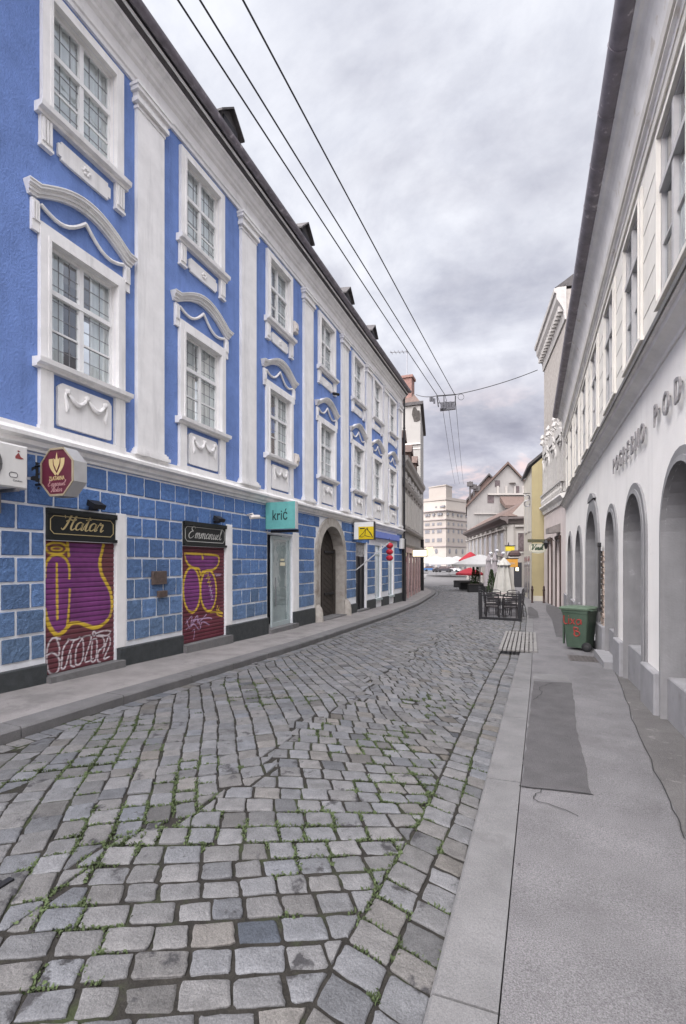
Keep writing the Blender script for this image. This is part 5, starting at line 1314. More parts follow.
t = thing('lit_sign', 'glowing white oblong sign under the amber star sign', 'sign', (xl, yl, 2))
m = MB(); m.bev(FLs, .05, 1.05, -.15, 0, 1.72, 2.1, .01); m.build('panel', mat('lit_white', (.8, .8, .75), .5, .05, emit=(1, .95, .8), estr=.8), t)
m = MB(); m.tube([FLs.P(-.1, -.08, 2.05), FLs.P(.1, -.08, 2.05)], .02); m.build('bracket', M_black, t)
# tall firewall house behind
fw = thing('tall_white_house', 'tall white house showing a bare fire wall with a dark patch above the grey house', 'house', (-10.5, 42, -.4))
P0 = [(-7.95, 36.95), (-9.6, 46), (-18, 46), (-18, 36.9)]
m = MB(); m.prism([(*p, -1) for p in P0], [(*p, 14.0) for p in P0]); m.build('wall', mat('fire_wall_white', (.31, .30, .28), .9, .06, .8, .1, 30, streak=.3), fw)
Q0 = [(-7.7, 36.8), (-9.4, 46.2), (-18, 46.2), (-18, 36.7)]
m = MB(); m.prism([(*p, 14.0) for p in Q0], [(*p, 14.25) for p in Q0]); m.build('coping', M_roof, fw)
m = MB(); m.prism([(-7.95, 37.1, 14.25), (-9.4, 45.8, 14.25), (-17, 45.8, 14.25), (-17, 37.1, 14.25)], [(-9.4, 38.6, 16.2), (-10.4, 44.5, 16.2), (-13, 44.5, 16.2), (-13, 38.6, 16.2)]); m.build('roof', M_roof2, fw)
m = MB(); m.box(-9.9, -8.8, 37.6, 38.6, 14.25, 16.5); m.box(-10.0, -8.7, 37.5, 38.7, 16.5, 16.7); m.build('chimney', mat('chimney_brick', (.22, .13, .11), .9, .3, 8, .4, 20), fw)
FW = Fr((-18, 36.9), (-7.95, 36.95))
m = MB(); m.fpoly(FW, [(9.55, 12.75), (9.8, 12.72), (10.02, 12.8), (10.04, 13.3), (9.98, 13.55), (9.8, 13.6), (9.68, 13.85), (9.5, 13.86), (9.42, 13.6), (9.38, 13.3), (9.45, 13.1)], .001, .03); m.build('bare_patch', mat('bare_patch', (.06, .055, .05), .95, .5, 5), fw)
m = MB(); m.fbox(FW, 7, 10.06, 0, .12, 10.95, 11.02); m.fbox(FW, 7, 10.06, 0, .05, 10.6, 10.64); m.fbox(FW, 9.3, 9.5, 0, .02, 9.4, 9.6); m.build('ledge', MATS['cove_plaster'], fw)
t = thing('antenna', 'thin television antenna on the chimney of the tall white house', 'antenna', (-9.3, 38.1, 16.7))
m = MB(); m.tube([(-9.3, 38.1, 16.7), (-9.3, 38.1, 18.9)], .035, 5); m.build('mast', M_steel, t)
m = MB(); m.tube([(-10.6, 37.7, 18.8), (-9.2, 38.1, 18.8)], .03, 5)
for k in range(5): m.tube([(-10.5+.3*k, 37.4+.08*k, 18.8), (-10.5+.3*k, 38.1+.08*k, 18.8)], .02, 4)
m.build('aerial', M_steel, t)

# ------------------------------------------------------------------ yellow house
yh = thing('yellow_house', 'narrow olive yellow house with a plain side wall facing the street', 'house', (.5, 30, -.4))
YP = [(.09, 28.35), (-.38, 33.2), (6, 34), (6, 28.35)]
M_yel = mat('olive_yellow', (.34, .29, .165), .9, .08, 1.5, .12, 40, streak=.2)
M_ycream = mat('pale_cream', (.46, .43, .37), .9, .1, 2)
m = MB(); m.prism([(.09, 28.35, -1), (6, 28.35, -1), (6, 28.6, -1), (.07, 28.6, -1)], [(.09, 28.35, 7.0), (6, 28.35, 12), (6, 28.6, 12), (.07, 28.6, 7.0)]); m.build('side_wall', M_yel, yh)
m = MB(); m.prism([(.068, 28.6, -1), (6, 28.6, -1), (6, 34, -1), (-.38, 33.2, -1)], [(.068, 28.6, 6.99), (6, 28.6, 7.0), (6, 34, 7.0), (-.38, 33.2, 6.99)]); m.build('wall', M_ycream, yh)
m = MB(); m.prism([(-.12, 28.3, 7.0), (-.55, 33.3, 7.0), (6, 34, 12.05), (6, 28.3, 12.05)], [(-.12, 28.3, 7.16), (-.55, 33.3, 7.16), (6, 34, 12.2), (6, 28.3, 12.2)]); m.build('roof', M_roof, yh)
m = MB(); m.box(.08, .72, 28.31, 28.348, -1, -.1); m.build('plinth', M_ycream, yh)
YF = Fr((.09, 28.6), (-.38, 33.2), flip=True)
for a, z in ((.8, 3.6), (2.6, 3.6)):
    m = MB(); frame_ring(m, YF, (a, a+.9, z, z+1.9, 0), .1, 0, .05); m.fbox(YF, a, a+.9, 0, .02, z, z+1.9); m.build('window', M_panel, yh)
m = MB(); m.fbox(YF, 1.0, 2.0, 0, .03, -.6, 2.1); m.fbox(YF, 2.4, 4.2, 0, .03, -.1, 2.1); m.build('shop_window', MATS['shop_glass'], yh)
t = thing('ornamental_sign', 'curled wrought iron S shaped sign hanging from the yellow house front', 'sign', YF.P(.6, 0, 5))
m = MB(); c = YF.P(.6, .4, 0); F3 = Fr(YF.P(.6, 0, 0)[:2], YF.P(.6, 1, 0)[:2])
m.tube([F3.P(.2+.14*cos(a_), 0, 5.4+.16*sin(a_)) for a_ in [R(x) for x in range(20, 280, 20)]]+[F3.P(.2+.15*cos(a_), 0, 5.07+.17*sin(a_)) for a_ in [R(x) for x in range(80, -190, -20)]], .03, 6); m.build('scroll', M_steel, t)
m = MB(); m.tube([F3.P(0, 0, 5.65), F3.P(.4, 0, 5.65)], .02); m.tube([F3.P(.25, 0, 5.65), F3.P(.25, 0, 5.55)], .02); m.build('bracket', M_black, t)
for (x, y), lb in zip(((.10, 26.9), (.66, 26.95)), ('brown iron bollard at the left corner of the yellow house wall', 'brown iron bollard between the yellow wall and the stucco house')):
    m = MB(); z = G(y); m.lathe([(.07, -.1), (.07, .03), (.05, .06), (.05, .62), (.065, .64), (.065, .7), (.05, .72), (.05, .82), (.03, .88), (.001, .9)], (x, y, z), 10)
    tag(m.build('bollard', mat('brown_iron', (.045, .025, .022), .5, .2), smooth=True), lb, 'bollard', 'bollards by the yellow house')

# ------------------------------------------------------------------ corner house with the long low front
CHn = view(507, 43); CHf = view(468, 66.6); CHr = view(545, 41.5)
CF = Fr(CHn, CHf, flip=True); CE = Fr(CHn, CHr)
ch = thing('corner_house', 'long low pale house with pilasters and a dark eave at the bend of the street', 'house', (*CHn, -.45)); L = CF.L
M_pale = mat('pale_pinkish_render', (.29, .268, .245), .9, .08, 1, .1, 20, streak=.3)
M_pale2 = mat('pale_white_render', (.34, .32, .295), .9, .08, 1)
bk = (CHf[0]+9, CHf[1]+3); bk2 = (CHr[0]+4, CHr[1]+4)
fp = [CHn, CHf, bk, bk2, CHr]
m = MB(); m.prism([(*p, -1) for p in fp], [(*p, 5.6) for p in fp]); m.build('wall', M_pale, ch)
m = MB(); m.fpoly(CE, [(0, 5.6), (4, 5.6), (4, 8.2), (2.2, 8.0)], -1.2, -.01); m.build('end_gable', M_pale2, ch)
m = MB(); m.extr(CF, [(0, 5.2), (.1, 5.2), (.2, 5.4), (.7, 5.62), (.75, 5.8), (0, 5.85)], -.5, L); m.extr(CE, [(0, 5.2), (.1, 5.2), (.2, 5.4), (.45, 5.6), (.45, 5.78), (0, 5.8)], .0, 4); m.build('eave', mat('dark_eave', (.12, .10, .095), .8, .2), ch)
m = MB(); m.prism([CF.P(-.5, .7, 5.86), CF.P(L, .7, 5.86), CF.P(L, -6, 5.86), CF.P(-.0, -5, 5.86)], [CF.P(1.5, -2.2, 7.6), CF.P(L, -2.2, 7.6), CF.P(L, -4, 7.6), CF.P(2, -4, 7.6)]); m.build('roof', M_roof2, ch)
m = MB()
for k in range(9):
    a = .25+k*2.9; m.bev(CF, a, a+.55, 0, .16, -.6, 4.7, .03); m.bev(CF, a-.1, a+.65, 0, .26, 4.7, 5.1, .03)
m.bev(CE, .02, .6, 0, .1, -.6, 5.1, .02); m.build('pilaster', M_pale2, ch)
for k in range(8):
    a = 1.15+k*2.9; m = MB(); m.fbox(CF, a, a+1.55, 0, .03, 2.4, 4.5); wn = m.build('window', mat('pale_window', (.28, .28, .29), .2, .2, 2, spec=.6), ch)
    m = MB(); frame_ring(m, CF, (a, a+1.55, 2.4, 4.5, 0), .14, 0, .08); m.fbox(CF, a-.25, a+1.8, .0, .25, 4.72, 4.85); m.build('surround', M_pale2, wn)
m = MB(); m.fbox(CE, .95, 2.3, 0, .04, 2.7, 4.35); wn = m.build('window', MATS['shop_glass'], ch); m = MB(); frame_ring(m, CE, (.95, 2.3, 2.7, 4.35, 0), .14, 0, .08); m.fbox(CE, .7, 2.6, 0, .2, 4.9, 5.05); m.build('surround', M_pale2, wn)
m = MB(); m.fbox(CE, .55, 1.25, 0, .04, -.5, 1.75); m.build('door', M_dark, ch)
m = MB(); m.fbox(CE, 1.5, 2.05, 0, .35, -.5, 2.9); m.build('dark_shopfront', mat('brown_wood', (.05, .03, .028), .7, .3), ch)
m = MB(); m.fbox(CE, .75, 1.0, .05, .07, 1.0, 1.3); 
tag(m.build('lit_notice', M_lit), 'small glowing yellow notice inside the dark doorway of the corner house', 'notice')
def boxsign(name, px, Y, x0, x1, z0, z1, m_, label, extra=None):
    p = view(px, Y); F = Fr(p, view(px+20, Y)); t = thing(name, label, 'sign', (*p, z0)); m = MB()
    m.bev(F, x0, x1, -.12, 0, z0, z1, .02); m.build('panel', m_, t); m = MB(); m.fbox(F, x0-.06, x1+.06, -.14, .02, z1+.002, z1+.06); m.fbox(F, x0+.2, x0+.26, -.1, -.04, z1+.06, z1+.3); m.build('bracket', M_black, t); return F, t
F, t = boxsign('hanging_sign', 506, 40, -.05, 1.0, 1.35, 2.05, mat('orange_panel', (.55, .27, .05), .5, .15, 3), 'orange box sign hanging above the doorway of the corner house')
m = MB(); text_mb(m, 'bistro', F.P(.48, .002, 1.6), (F.u[0], F.u[1], 0), UP, .2, .01, .01, .8); m.build('lettering', M_ycream, t)
F, t = boxsign('hanging_sign', 509, 38.5, -.25, .45, 2.65, 3.05, mat('lemon_panel', (.62, .50, .05), .5, .15, 3), 'small lemon yellow sign above the orange sign')
m = MB(); c = view(514.5, 38); m.lathe([(.35, 2.2), (.5, 2.3), (.45, 2.5), (.2, 2.7)], (*c, 0), 8); m.tube([(c[0], c[1], 2.6), (c[0]+.6, c[1]+.3, 2.75)], .05)
tag(m.build('shop_canopy', MATS['brown_wood']), 'dark brown canopy on the shopfront right of the yellow sign', 'canopy')
# gabled houses behind
def gable(name, label, px0, pxa, px1, Y, yE0, yA, yE1, dep, mw, mr, win):
    F = Fr(view(px0, Y), view(px1, Y)); zz = lambda y: 1.7+(563-y)*Y/480
    t = thing(name, label, 'house', (*view(pxa, Y), -.45)); s = Y/480; W_ = (px1-px0)*s; ap = (pxa-px0)*s
    BY = Y+dep; pts = [(px0, -1), (px1, -1), (px1, zz(yE1)), (pxa, zz(yA)), (px0, zz(yE0))]
    m = MB(); m.prism([(*view(p+.5*(p < pxa), BY), z) for p, z in pts], [(*view(p, Y), z) for p, z in pts]); m.build('wall', mw, t)
    m = MB()
    for (p, z), (q, w_) in (((px0-1.2, zz(yE0)-.25), (pxa, zz(yA)+.1)), ((px1+1, zz(yE1)-.2), (pxa, zz(yA)+.1))):
        m.prism([(*view(x, BY), k) for x, k in ((p+.6, z), (q, w_), (q, w_+.35), (p+.6, z+.35))], [(*view(x, Y-.4), k) for x, k in ((p, z), (q, w_), (q, w_+.35), (p, z+.35))])
    m.build('roof', mr, t)
    for a, z, w_, h in win:
        m = MB(); m.fbox(F, a*W_, a*W_+w_, 0, .05, z, z+h); m.build('window', MATS['shop_glass'], t)
    return F, t, W_
M_gw = mat('gable_grey_white', (.25, .24, .228), .9, .1, .6, .1, 10, streak=.35)
F, t, W_ = gable('gabled_house', 'big pale gabled house rising behind the low corner house', 467, 508, 560, 68, 506, 465, 520, 12, M_gw, M_roof2, [(.22, 10.2, .9, 1.3), (.30, 12.5, .7, .9), (.5, 11.5, .8, 1.1)])
m = MB(); m.fbox(F, 2.9, 12, 0, .3, 11.3, 11.55); m.fbox(F, 1, 12, 0, .2, 8.6, 8.75); m.lathe([(.001, 0), (.5, .01), (.001, .02)], F.P(6.4, .05, 13), 10)
for k in range(5): m.fbox(F, 4.2+k*1.2, 4.5+k*1.2, 0, .12, 11.55, 12.6)
m.build('moulding', M_pale2, t)
m = MB(); m.prism([F.P(4.6, .2, 10.3), F.P(9, .2, 10.3), F.P(9, 2.5, 9.2), F.P(4.6, 2.5, 9.2)], [F.P(4.6, .2, 11.1), F.P(9, .2, 11.1), F.P(9, 2.5, 9.6), F.P(4.6, 2.5, 9.6)]); m.build('porch_roof', M_roof2, t)
gable('gabled_house', 'second gabled house with a brown roof slope farther left behind the first gable', 467.5, 489, 515, 84, 500, 476, 500, 10, M_roof2, M_roof, [])
m = MB(); c = view(472, 60)
for p, h in ((470, 13.6), (474, 13.2), (477.5, 12.9)):
    c = view(p, 70); m.tube([(*c, 9), (*c, h)], .12, 5); m.box(c[0]-.4, c[0]+.4, c[1]-.3, c[1]+.3, h-.7, h-.1)
tag(m.build('roof_antenna', M_roof), 'dark cluster of aerials on the roof edge left of the gables', 'antenna')

# ------------------------------------------------------------------ big corner building on the square
tb_ = thing('corner_tower_building', 'large pale pink rounded corner building with setback tower at the end of the street', 'building', (*view(445, 150), -.5))
M_tw = mat('far_pink_stone', (.31, .28, .25), .9, .06, .3, streak=.12); M_tw2 = mat('far_pale_stone', (.36, .33, .295), .9, .06, .3)
M_twl = mat('far_grey_band', (.26, .23, .22), .9, .1); M_fwin = mat('far_window', (.17, .17, .18), .3, .2, 1)
K = view(446, 150); LFT = view(412, 160); RGT = view(476, 163); BK = view(446, 200)
TL, TR = Fr(LFT, K), Fr(K, RGT); zz = lambda y, Y=150: 1.7+(563-y)*Y/480
def slab(n0, y0, y1, inset, m_, name, parent=tb_, grow=0):
    q = [view(412+inset*1.2-grow, 160), view(446-.0, 150+inset*1.2-grow*.3), view(476-inset*1.2+grow, 163), view(446, 200)]
    m = MB(); m.prism([(*p, zz(y0)) for p in q], [(*p, zz(y1)) for p in q]); return m.build(name, m_, parent)
m = MB(); q = [LFT, K, RGT, BK]; m.prism([(*p, -1) for p in q], [(*p, zz(546)) for p in q]); m.build('ground_floors', M_tw2, tb_)
m = MB(); m.prism([(*p, zz(546)+.01) for p in q], [(*p, zz(519)) for p in q]); m.build('wall', M_tw, tb_)
slab(0, 519, 508.5, .5, M_tw2, 'wall'); slab(0, 508.2, 499, 1.8, M_tw2, 'setback_storey'); slab(0, 498.8, 496, 1.5, M_tw, 'parapet')
for y in (546, 527.5, 519, 510): slab(0, y+.5, y-.5, -.3, M_twl, 'cornice', grow=.3)
tw = [view(429, 158), view(446, 153), view(452, 157), view(446, 175)]
m = MB(); m.prism([(*p, zz(499)) for p in tw], [(*p, zz(484)) for p in tw]); 
tq = [view(428.5, 158), view(446, 152.6), view(452.5, 157), view(446, 176)]
m.prism([(*p, zz(484)) for p in tq], [(*p, zz(483)) for p in tq]); m.prism([(*p, zz(483)) for p in tw], [(*view(441, 160), zz(481))]*4); m.build('tower', M_tw, tb_)
for F, n, a0, st_ in ((TL, 7, 2.0, 1.75), (TR, 6, 1.2, 1.7)):
    for y0, y1 in ((541.5, 538), (532.5, 529), (524.6, 522), (514.8, 512.4), (506.5, 504.6)):
        for k in range(n):
            a = a0+k*st_*(F.L-2.5)/(n*st_)+.3*((k % 3)-1); ins = .02 if y0 > 520 else (-.55 if y0 > 510 else -2.0)
            m = MB(); w_ = .8; m.fbox(F, a, a+w_, ins, ins+.12+(.0 if y0 > 520 else .5), zz(y0), zz(y1)); m.build('window', M_fwin, tb_)
    for k in range(4):
        a = 2+k*(F.L-3)/4; m = MB(); e = [(a+.55*cos(R(x)), zz(551)+.85*sin(R(x))) for x in range(0, 360, 30)]; m.fpoly(F, e, .02, .12); m.build('oval_window', M_fwin, tb_)
    for k in range(5):
        a = 1+k*(F.L-2)/5; m = MB(); m.fbox(F, a, a+1.4, .02, .12, zz(569), zz(557.5)); m.build('shop_window', M_fwin, tb_)
# ------------------------------------------------------------------ overhead wires and their junction
JC = (-.9+.0, 27.3); 
M_wire = mat('wire', (.03, .03, .032), .5, .05)
def sagw(a, b, sag, n=14): return [tuple(a[i]+(b[i]-a[i])*t-(sag*4*t*(1-t) if i == 2 else 0) for i in range(3)) for t in [k/n for k in range(n+1)]]
def vp(px, py, Y): x, y = view(px, Y); return (x, y, 1.7+(563-py)*Y/480)
ju = thing('cable_junction', 'dark overhead cable junction box hung across the street on a span wire', 'cable junction', vp(448, 400, 26))
m = MB(); p0, p1 = vp(436.5, 396, 26), vp(456, 394.5, 26)
m.tube([p0, p1], .035, 6); m.tube([vp(437, 397, 26), vp(438.5, 407, 26)], .03, 5); m.tube([vp(455.5, 396, 26), vp(455, 408, 26)], .03, 5)
m.tube([vp(444, 395.5, 26), vp(444, 402, 26)], .025, 5); m.tube([vp(438, 403, 26), vp(455, 402, 26)], .025, 5); m.build('hanger', M_wire, ju)
m = MB()
for k in range(5): x, y, z = vp(442+2.7*k, 407, 26); m.box(x-.07, x+.07, y-.06, y+.06, z-.1, z+.22+.06*(k % 2))
x, y, z = vp(448, 409, 26); m.box(x-.42, x+.40, y-.08, y+.08, z-.06, z+.06); m.build('insulator', mat('insulator_dark', (.06, .06, .07), .4, .2), ju)
m = MB(); 
for k in range(3): x, y, z = vp(430.5+1.9*k, 399+(2 if k == 2 else 0), 26.2); m.box(x-.045, x+.045, y-.05, y+.05, z-.13, z+.13)
m.build('weight', MATS['insulator_dark'], ju)
m = MB(); m.tube([vp(461+3*cos(R(t)), 397+3*sin(R(t)), 25.6) for t in range(0, 361, 30)], .012, 4); m.build('wire_coil', M_wire, ju)
ja = vp(416, 394.5, 36.6)
sw_ = MB(); sw_.tube(sagw(ja, p0, .1), .022, 5); sw_.tube(sagw(p1, vp(537.5, 370, 27.0), .12), .022, 5)
tag(sw_.build('span_wire', M_wire), 'span wire stretched across the street from the white fire wall to the stucco house', 'wire')
for i, (pxa, pxb, pxc, lb) in enumerate(((178, 437, 455, 'left one of the three overhead wires running along the street'), (200, 445, 459.5, 'middle one of the three overhead wires running along the street'), (243, 455, 463.5, 'right one of the three overhead wires running along the street'))):
    a = vp(pxa, 0, 7.67); b = vp(pxb, 395, 25.9); c = vp(pxc, 484, 58)
    d = tuple(a[k]+(a[k]-b[k])*.9 for k in range(3))
    m = MB(); m.tube([d]+[tuple(q) for q in sagw(a, b, .05)], .017, 5); m.tube([b, vp([443, 449, 456.5][i], 411, 26.5)]+sagw(vp([443, 449, 456.5][i], 411, 26.5), c, .3)[1:], .012, 5)
    tag(m.build('overhead_wire', M_wire), lb, 'wire', 'overhead wires')
# ------------------------------------------------------------------ cafe terrace on the street
TX0, TX1, TY0, TY1 = -1.68, -.34, 18.05, 23.2; TZ = G(20)-.08
ft = thing('terrace_fence', 'low black metal fence with wire panels round the cafe terrace', 'fence', (TX0, TY0, TZ))
m = MB(); F1 = Fr((TX0, TY0), (TX1, TY0-.12)); F2 = Fr((TX0, TY0), (TX0-.55, TY1), flip=True); L1 = F1.L
m.fbox(F1, -.05, L1+.05, -.06, .04, TZ-.02, TZ+.12); m.fbox(F2, 0, F2.L, -.06, .04, TZ-.02, TZ+.10); m.build('base_beam', M_black, ft)
for F, a in ((F1, 0), (F1, L1), (F2, 1.8), (F2, 3.5), (F2, F2.L)):
    m = MB(); m.fbox(F, a-.05, a+.05, -.07, .03, TZ+.121, TZ+1.0); m.build('post', M_black, ft)
m = MB(); m.fbox(F1, .05, L1-.05, -.03, .0, TZ+.88, TZ+.92); m.fbox(F2, .06, F2.L-.05, -.03, .0, TZ+.88, TZ+.92); m.build('top_rail', M_black, ft)
m = MB()
for k in range(1, 9): m.fbox(F1, L1*k/9-.004, L1*k/9+.004, -.02, -.012, TZ+.121, TZ+.88)
for k in range(1, 5): m.fbox(F1, .05, L1-.05, -.0115, -.004, TZ+.12+.15*k, TZ+.128+.15*k)
for k in range(1, 26): m.fbox(F2, F2.L*k/26-.006, F2.L*k/26+.006, -.02, -.01, TZ+.101, TZ+.88)
m.build('wire_panel', M_black, ft)
m = MB(); m.box(TX0-.4, TX1, TY0+.08, TY1, TZ-.05, TZ+.015); tag(struct(m.build('terrace_deck', mat('deck_grey', (.12, .115, .12), .8, .2))), 'dark deck of the cafe terrace', 'deck')
M_chair = mat('dark_wicker', (.035, .032, .034), .6, .3, 30); M_cush = mat('seat_light', (.30, .28, .27), .8, .2)
def make_chair():
    t = thing('terrace_chair', 'dark terrace chair behind the fence', 'chair')
    m = MB(); m.box(-.23, .23, -.22, .22, .42, .46); m.build('seat', M_chair, t)
    m = MB(); m.box(-.2, .2, -.19, .19, .461, .49); m.build('cushion', M_cush, t)
    m = MB()
    for k in range(6): z = .52+.065*k; m.tube([(-.22, .2+.02*k*.5, z), (-.12, .25+.02*k*.5, z), (.12, .25+.02*k*.5, z), (.22, .2+.02*k*.5, z)], .017, 5)
    m.tube([(-.22, .21, .45), (-.23, .26, .9), (-.12, .31, .95), (.12, .31, .95), (.23, .26, .9), (.22, .21, .45)], .02, 6); m.build('backrest', M_chair, t)
    for sg in (-1, 1):
        m = MB(); m.tube([(sg*.23, .2, .68), (sg*.27, 0, .68), (sg*.25, -.2, .66), (sg*.23, -.21, .46)], .018, 6); m.build('armrest', M_chair, t)
        for y in (-.2, .2):
            m = MB(); m.tube([(sg*.21, y, .43), (sg*.23, y*1.12, 0)], .018, 6); m.build('leg', M_chair, t)
    return t
ch0 = make_chair()
CH = [(-1.30, 18.55, 180, 'dark armchair at the front left corner behind the terrace fence'), (-.66, 18.5, 175, 'dark armchair at the front right corner behind the terrace fence'), (-1.45, 19.75, 100, 'dark armchair at the left side of the front terrace table'), (-.5, 19.8, -80, 'dark armchair at the right side of the front terrace table'),
      (-1.4, 20.9, 190, 'dark armchair behind the front terrace table on the left'), (-.6, 20.9, 170, 'dark armchair behind the front terrace table on the right'), (-1.55, 22.3, 95, 'dark armchair at the left of the back terrace table'), (-.55, 22.4, -95, 'dark armchair at the right of the back terrace table')]
for i, (x, y, r, lb) in enumerate(CH):
    if i == 0: ch0.location = (x, y, TZ+.016); ch0.rotation_euler = (0, 0, R(r)); ch0['label'] = lb; ch0['group'] = 'chairs on the cafe terrace'
    else: dup(ch0, (x, y, TZ+.016), R(r), lb, 'chairs on the cafe terrace')
for x, y, lb in ((-.98, 19.55, 'round table with pale top nearest the front of the terrace'), (-1.05, 22.1, 'round table with pale top at the back of the terrace')):
    t = thing('terrace_table', lb, 'table', (x, y, TZ+.016), 'tables on the cafe terrace')
    m = MB(); m.lathe([(.001, .71), (.33, .71), (.34, .73), (.33, .745), (.001, .746)], (x, y, TZ+.016), 18); m.build('tabletop', mat('table_top', (.32, .27, .25), .4, .2), t)
    m = MB(); m.lathe([(.2, 0), (.2, .02), (.03, .05), (.03, .71)], (x, y, TZ+.016), 10); m.build('pedestal', M_black, t)
def closed_parasol(x, y, z0, h, rad, m_, label, cat='parasol', group=None, hang=.9):
    t = thing('closed_parasol', label, cat, (x, y, z0), group)
    m = MB(); m.tube([(x, y, z0), (x, y, z0+h)], .03, 8); m.lathe([(.25, 0), (.25, .06), (.05, .1)], (x, y, z0), 12); m.build('pole', M_steel, t)
    m = MB(); n = 32; pf = [(rad*1.0, hang), (rad*.98, hang+.15), (rad*.8, hang+(h-hang)*.35), (rad*.62, hang+(h-hang)*.62), (rad*.5, hang+(h-hang)*.8), (rad*.62, hang+(h-hang)*.84), (rad*.35, hang+(h-hang)*.93), (.03, h+.05)]
    m.lathe(pf, (x, y, z0), n, wob=lambda k, i: 1+.16*(1 if (k % 4 == 0) else (-.5 if k % 4 == 2 else 0))+.05*sin(k*2.7+i)); m.build('canopy', m_, t, smooth=True)
    m = MB(); m.lathe([(rad*.55, hang+(h-hang)*.78), (rad*.57, hang+(h-hang)*.82)], (x, y, z0), 16); m.build('strap', M_steel, t)
    return t
M_pcream = mat('parasol_cream', (.44, .43, .39), .9, .1, 5, streak=.2); M_pgrey = mat('parasol_greige', (.36, .33, .34), .9, .12, 5); M_pwhite = mat('parasol_white', (.31, .306, .30), .9, .06, 3); M_pred = mat('parasol_red', (.28, .018, .028), .8, .15, 5)
p = view(504, 24.6); closed_parasol(p[0], p[1], TZ, 2.3, .50, M_pcream, 'large closed cream parasol tied up at the back of the front terrace', hang=.25)
p = view(488.5, 31); closed_parasol(p[0], p[1], G(33)-.1, 2.7, .26, M_pgrey, 'left one of two closed greyish parasols behind the front terrace', group='closed grey parasols', hang=.7)
p = view(494.5, 30.5); closed_parasol(p[0], p[1], G(33)-.1, 2.75, .26, M_pgrey, 'right one of two closed greyish parasols behind the front terrace', group='closed grey parasols', hang=.6)
def open_parasol(px, Y, half, zt, rise, m_, label, group=None, sides=4, val=.18):
    x, y = view(px, Y); z0 = G(60)-.1; t = thing('open_parasol', label, 'parasol', (x, y, z0), group)
    m = MB(); m.tube([(x, y, z0), (x, y, zt)], .04, 8); m.build('pole', M_pwhite, t)
    m = MB(); r = half*1.25; n = sides*4; ring = []
    def rim(k, f): 
        a = 2*pi*k/n+pi/sides+TH*0; s_ = cos(pi/sides)/cos(((a) % (2*pi/sides))-pi/sides) if sides < 8 else 1
        return (x+r*f*cos(a), y+r*f*sin(a))
    vs = [(*rim(k, 1), zt-rise-val) for k in range(n)]+[(*rim(k, 1), zt-rise) for k in range(n)]+[(*rim(k, .5), zt-rise*.42) for k in range(n)]+[(*rim(k, .06), zt) for k in range(n)]
    fs = [(i*n+k, i*n+(k+1) % n, (i+1)*n+(k+1) % n, (i+1)*n+k) for i in range(3) for k in range(n)]+[tuple(range(3*n, 4*n))]
    m.add(vs, fs); vs2 = [(a, b, c-.02) for a, b, c in vs[n:]]; m.build('canopy', m_, t)
    m = MB()
    for k in range(0, n, 4): a = rim(k, .95); m.tube([(x, y, zt-rise*.9-.3), (*a, zt-rise-.02)], .02, 4)
    m.build('rib', M_steel, t)
open_parasol(480, 37.5, 1.75, 2.35, .75, M_pwhite, 'broad open white parasol on the second terrace in front of the red ones')
open_parasol(470.5, 52, 1.0, 2.9, .9, M_pred, 'red open parasol seen above the broad white parasol', None, 8)
open_parasol(469.5, 47, 1.05, 1.25, .55, mat('red_cloth', (.26, .02, .03), .8, .2, 6), 'low red parasol seen under the broad white parasol', None, 8)
SQ = 'white market parasols on the square'
open_parasol(436, 84, 2.4, 2.9, 1.1, M_pwhite, 'leftmost of the white market parasols on the square', SQ, 8)
open_parasol(449, 78, 2.6, 2.7, 1.1, M_pwhite, 'widest of the white market parasols on the square', SQ, 8)
open_parasol(457, 92, 2.2, 3.0, 1.0, M_pwhite, 'white market parasol on the square farthest to the right', SQ, 8)
# planters, conifers, second terrace
def planter(px, Y, w_, label, group=None):
    x, y = view(px, Y); z0 = G(y)-.1; t = thing('planter_box', label, 'planter', (x, y, z0), group)
    m = MB(); F = Fr(view(px, Y), view(px+10, Y)); m.fbox(F, -w_/2, w_/2, -.25, .25, z0, z0+.55); m.fbox(F, -w_/2-.03, w_/2+.03, -.28, .28, z0+.551, z0+.62); m.build('box', M_rub, t)
    m = MB(); m.fbox(F, -w_/2+.04, w_/2-.04, -.21, .21, z0+.621, z0+.66)
    m.build('soil', M_wood, t)
planter(463, 44, 1.6, 'dark planter box at the left end of the second terrace', 'planter boxes'); planter(470, 40, 1.7, 'dark planter box in the middle of the second terrace edge', 'planter boxes'); planter(479.5, 36, 1.7, 'dark planter box of the second terrace nearest the camera', 'planter boxes')
def conifer(px, Y, h, r, label, group):
    x, y = view(px, Y); z0 = G(y)-.1; t = thing('conifer', label, 'conifer', (x, y, z0), group)
    m = MB(); m.lathe([(.18, 0), (.24, .35), (.22, .36)], (x, y, z0), 12); m.build('pot', M_rub, t)
    m = MB(); m.tube([(x, y, z0+.3), (x, y, z0+h)], [.03, .01], 6); m.build('trunk', M_wood, t)
    m = MB(); rn = random.Random(int(px*10))
    for k in range(900):
        u_ = rn.random(); zz_ = z0+.4+(h-.4)*u_; rr = r*(1-u_)**.8*(.55+.5*rn.random())+.02; a = rn.random()*6.28
        c = Vector((x+rr*cos(a), y+rr*sin(a), zz_)); d = Vector((cos(a)*.5+rn.gauss(0, .3), sin(a)*.5+rn.gauss(0, .3), 1)).normalized(); e = d.cross(Vector((rn.gauss(0, 1), rn.gauss(0, 1), rn.gauss(0, 1)))).normalized()
        l = .09; m.add([c-e*.02, c+e*.02, c+d*l+e*.008, c+d*l-e*.008], [(0, 1, 2, 3)])
    m.build('foliage', mat('conifer_green', (.045, .075, .03), .8, .5, 9), t, fix=False)
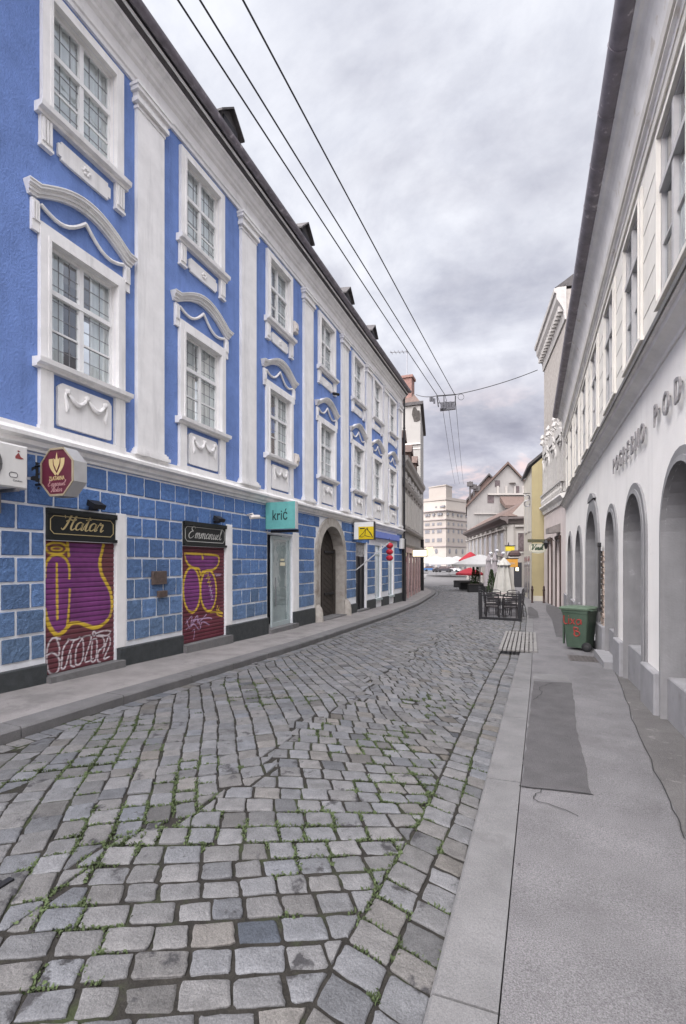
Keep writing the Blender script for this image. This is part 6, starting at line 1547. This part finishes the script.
conifer(491.5, 29, 1.75, .3, 'bushy green conifer in a pot just left of the big closed parasol', 'potted conifers'); conifer(497, 29.5, 1.55, .25, 'slimmer green conifer in a pot behind the big closed parasol', 'potted conifers')
conifer(473.5, 38, 1.9, .22, 'left slender dark conifer on the second terrace', 'potted conifers'); conifer(477.5, 38.5, 2.0, .22, 'right slender dark conifer on the second terrace', 'potted conifers')
# street lamp with white globes
x, y = view(497, 36); t = thing('street_lamp', 'street lamp with a cluster of white globes behind the closed parasols', 'street lamp', (x, y, -.5))
m = MB(); m.tube([(x, y, -.5), (x, y, 2.3)], [.07, .04], 8); m.tube([(x-.45, y, 2.25), (x, y, 2.15), (x+.45, y, 2.25)], .03, 6); m.build('post', M_black, t)
for dx_, dz_ in ((-.45, 2.42), (0, 2.62), (.45, 2.42)):
    m = MB(); m.lathe([(.02, -.13), (.10, -.08), (.135, 0), (.10, .08), (.02, .13)], (x+dx_, y, dz_), 12); m.build('globe', mat('globe_white', (.45, .45, .47), .3, .05), t, smooth=True)
# vehicles on the square
def vehicle(px, Y, ln, w_, h, yaw, m_, label):
    x, y = view(px, Y); z0 = -.53; t = thing('parked_car', label, 'car', (x, y, z0), 'cars on the square'); ca, sa = cos(yaw), sin(yaw)
    T = lambda a, b, z: (x+a*ca-b*sa, y+a*sa+b*ca, z0+z)
    def bodyp(prof, hw, hw2): 
        mb = MB(); mb.prism([T(a, -hw, z) for a, z in prof], [T(a, hw, z) for a, z in prof]); return mb
    l = ln/2
    bodyp([(-l, .3), (-l, .75), (-l*.9, .85), (l*.5, .9), (l*.95, .72), (l, .5), (l, .3)], w_/2, 0).build('body', m_, t)
    bodyp([(-l*.85, .851), (-l*.65, h), (l*.15, h), (l*.48, .88)], w_/2*.88, 0).build('cabin', MATS['shop_glass'], t)
    bodyp([(-l*.62, h+.001), (-l*.6, h+.05), (l*.1, h+.05), (l*.14, h+.001)], w_/2*.86, 0).build('roof', m_, t)
    for a in (-l*.6, l*.6):
        for b in (-w_/2, w_/2):
            mb = MB(); mb.prism([T(a+.3*cos(R(q)), b-.09, .3+.3*sin(R(q))) for q in range(0, 360, 30)], [T(a+.3*cos(R(q)), b+.09, .3+.3*sin(R(q))) for q in range(0, 360, 30)]); mb.build('wheel', M_rub, t)
M_cb = mat('car_blue', (.05, .12, .26), .3, .05, spec=.5); M_cd = mat('car_dark', (.03, .03, .035), .3, .05, spec=.5); M_cw = mat('car_white', (.55, .55, .55), .3, .05, spec=.5)
vehicle(431, 128, 4.2, 1.7, 1.45, .3, M_cb, 'blue car parked across the square at the far end of the street')
vehicle(445, 116, 3.9, 1.7, 1.4, .1, M_cd, 'dark car parked under the white market parasols')
vehicle(452.5, 120, 4.0, 1.7, 1.45, -.1, M_cw, 'pale car parked right of the dark car on the square')
vehicle(436.5, 119, 1.9, .9, 1.1, .9, M_cd, 'very small dark vehicle left of the dark car on the square')
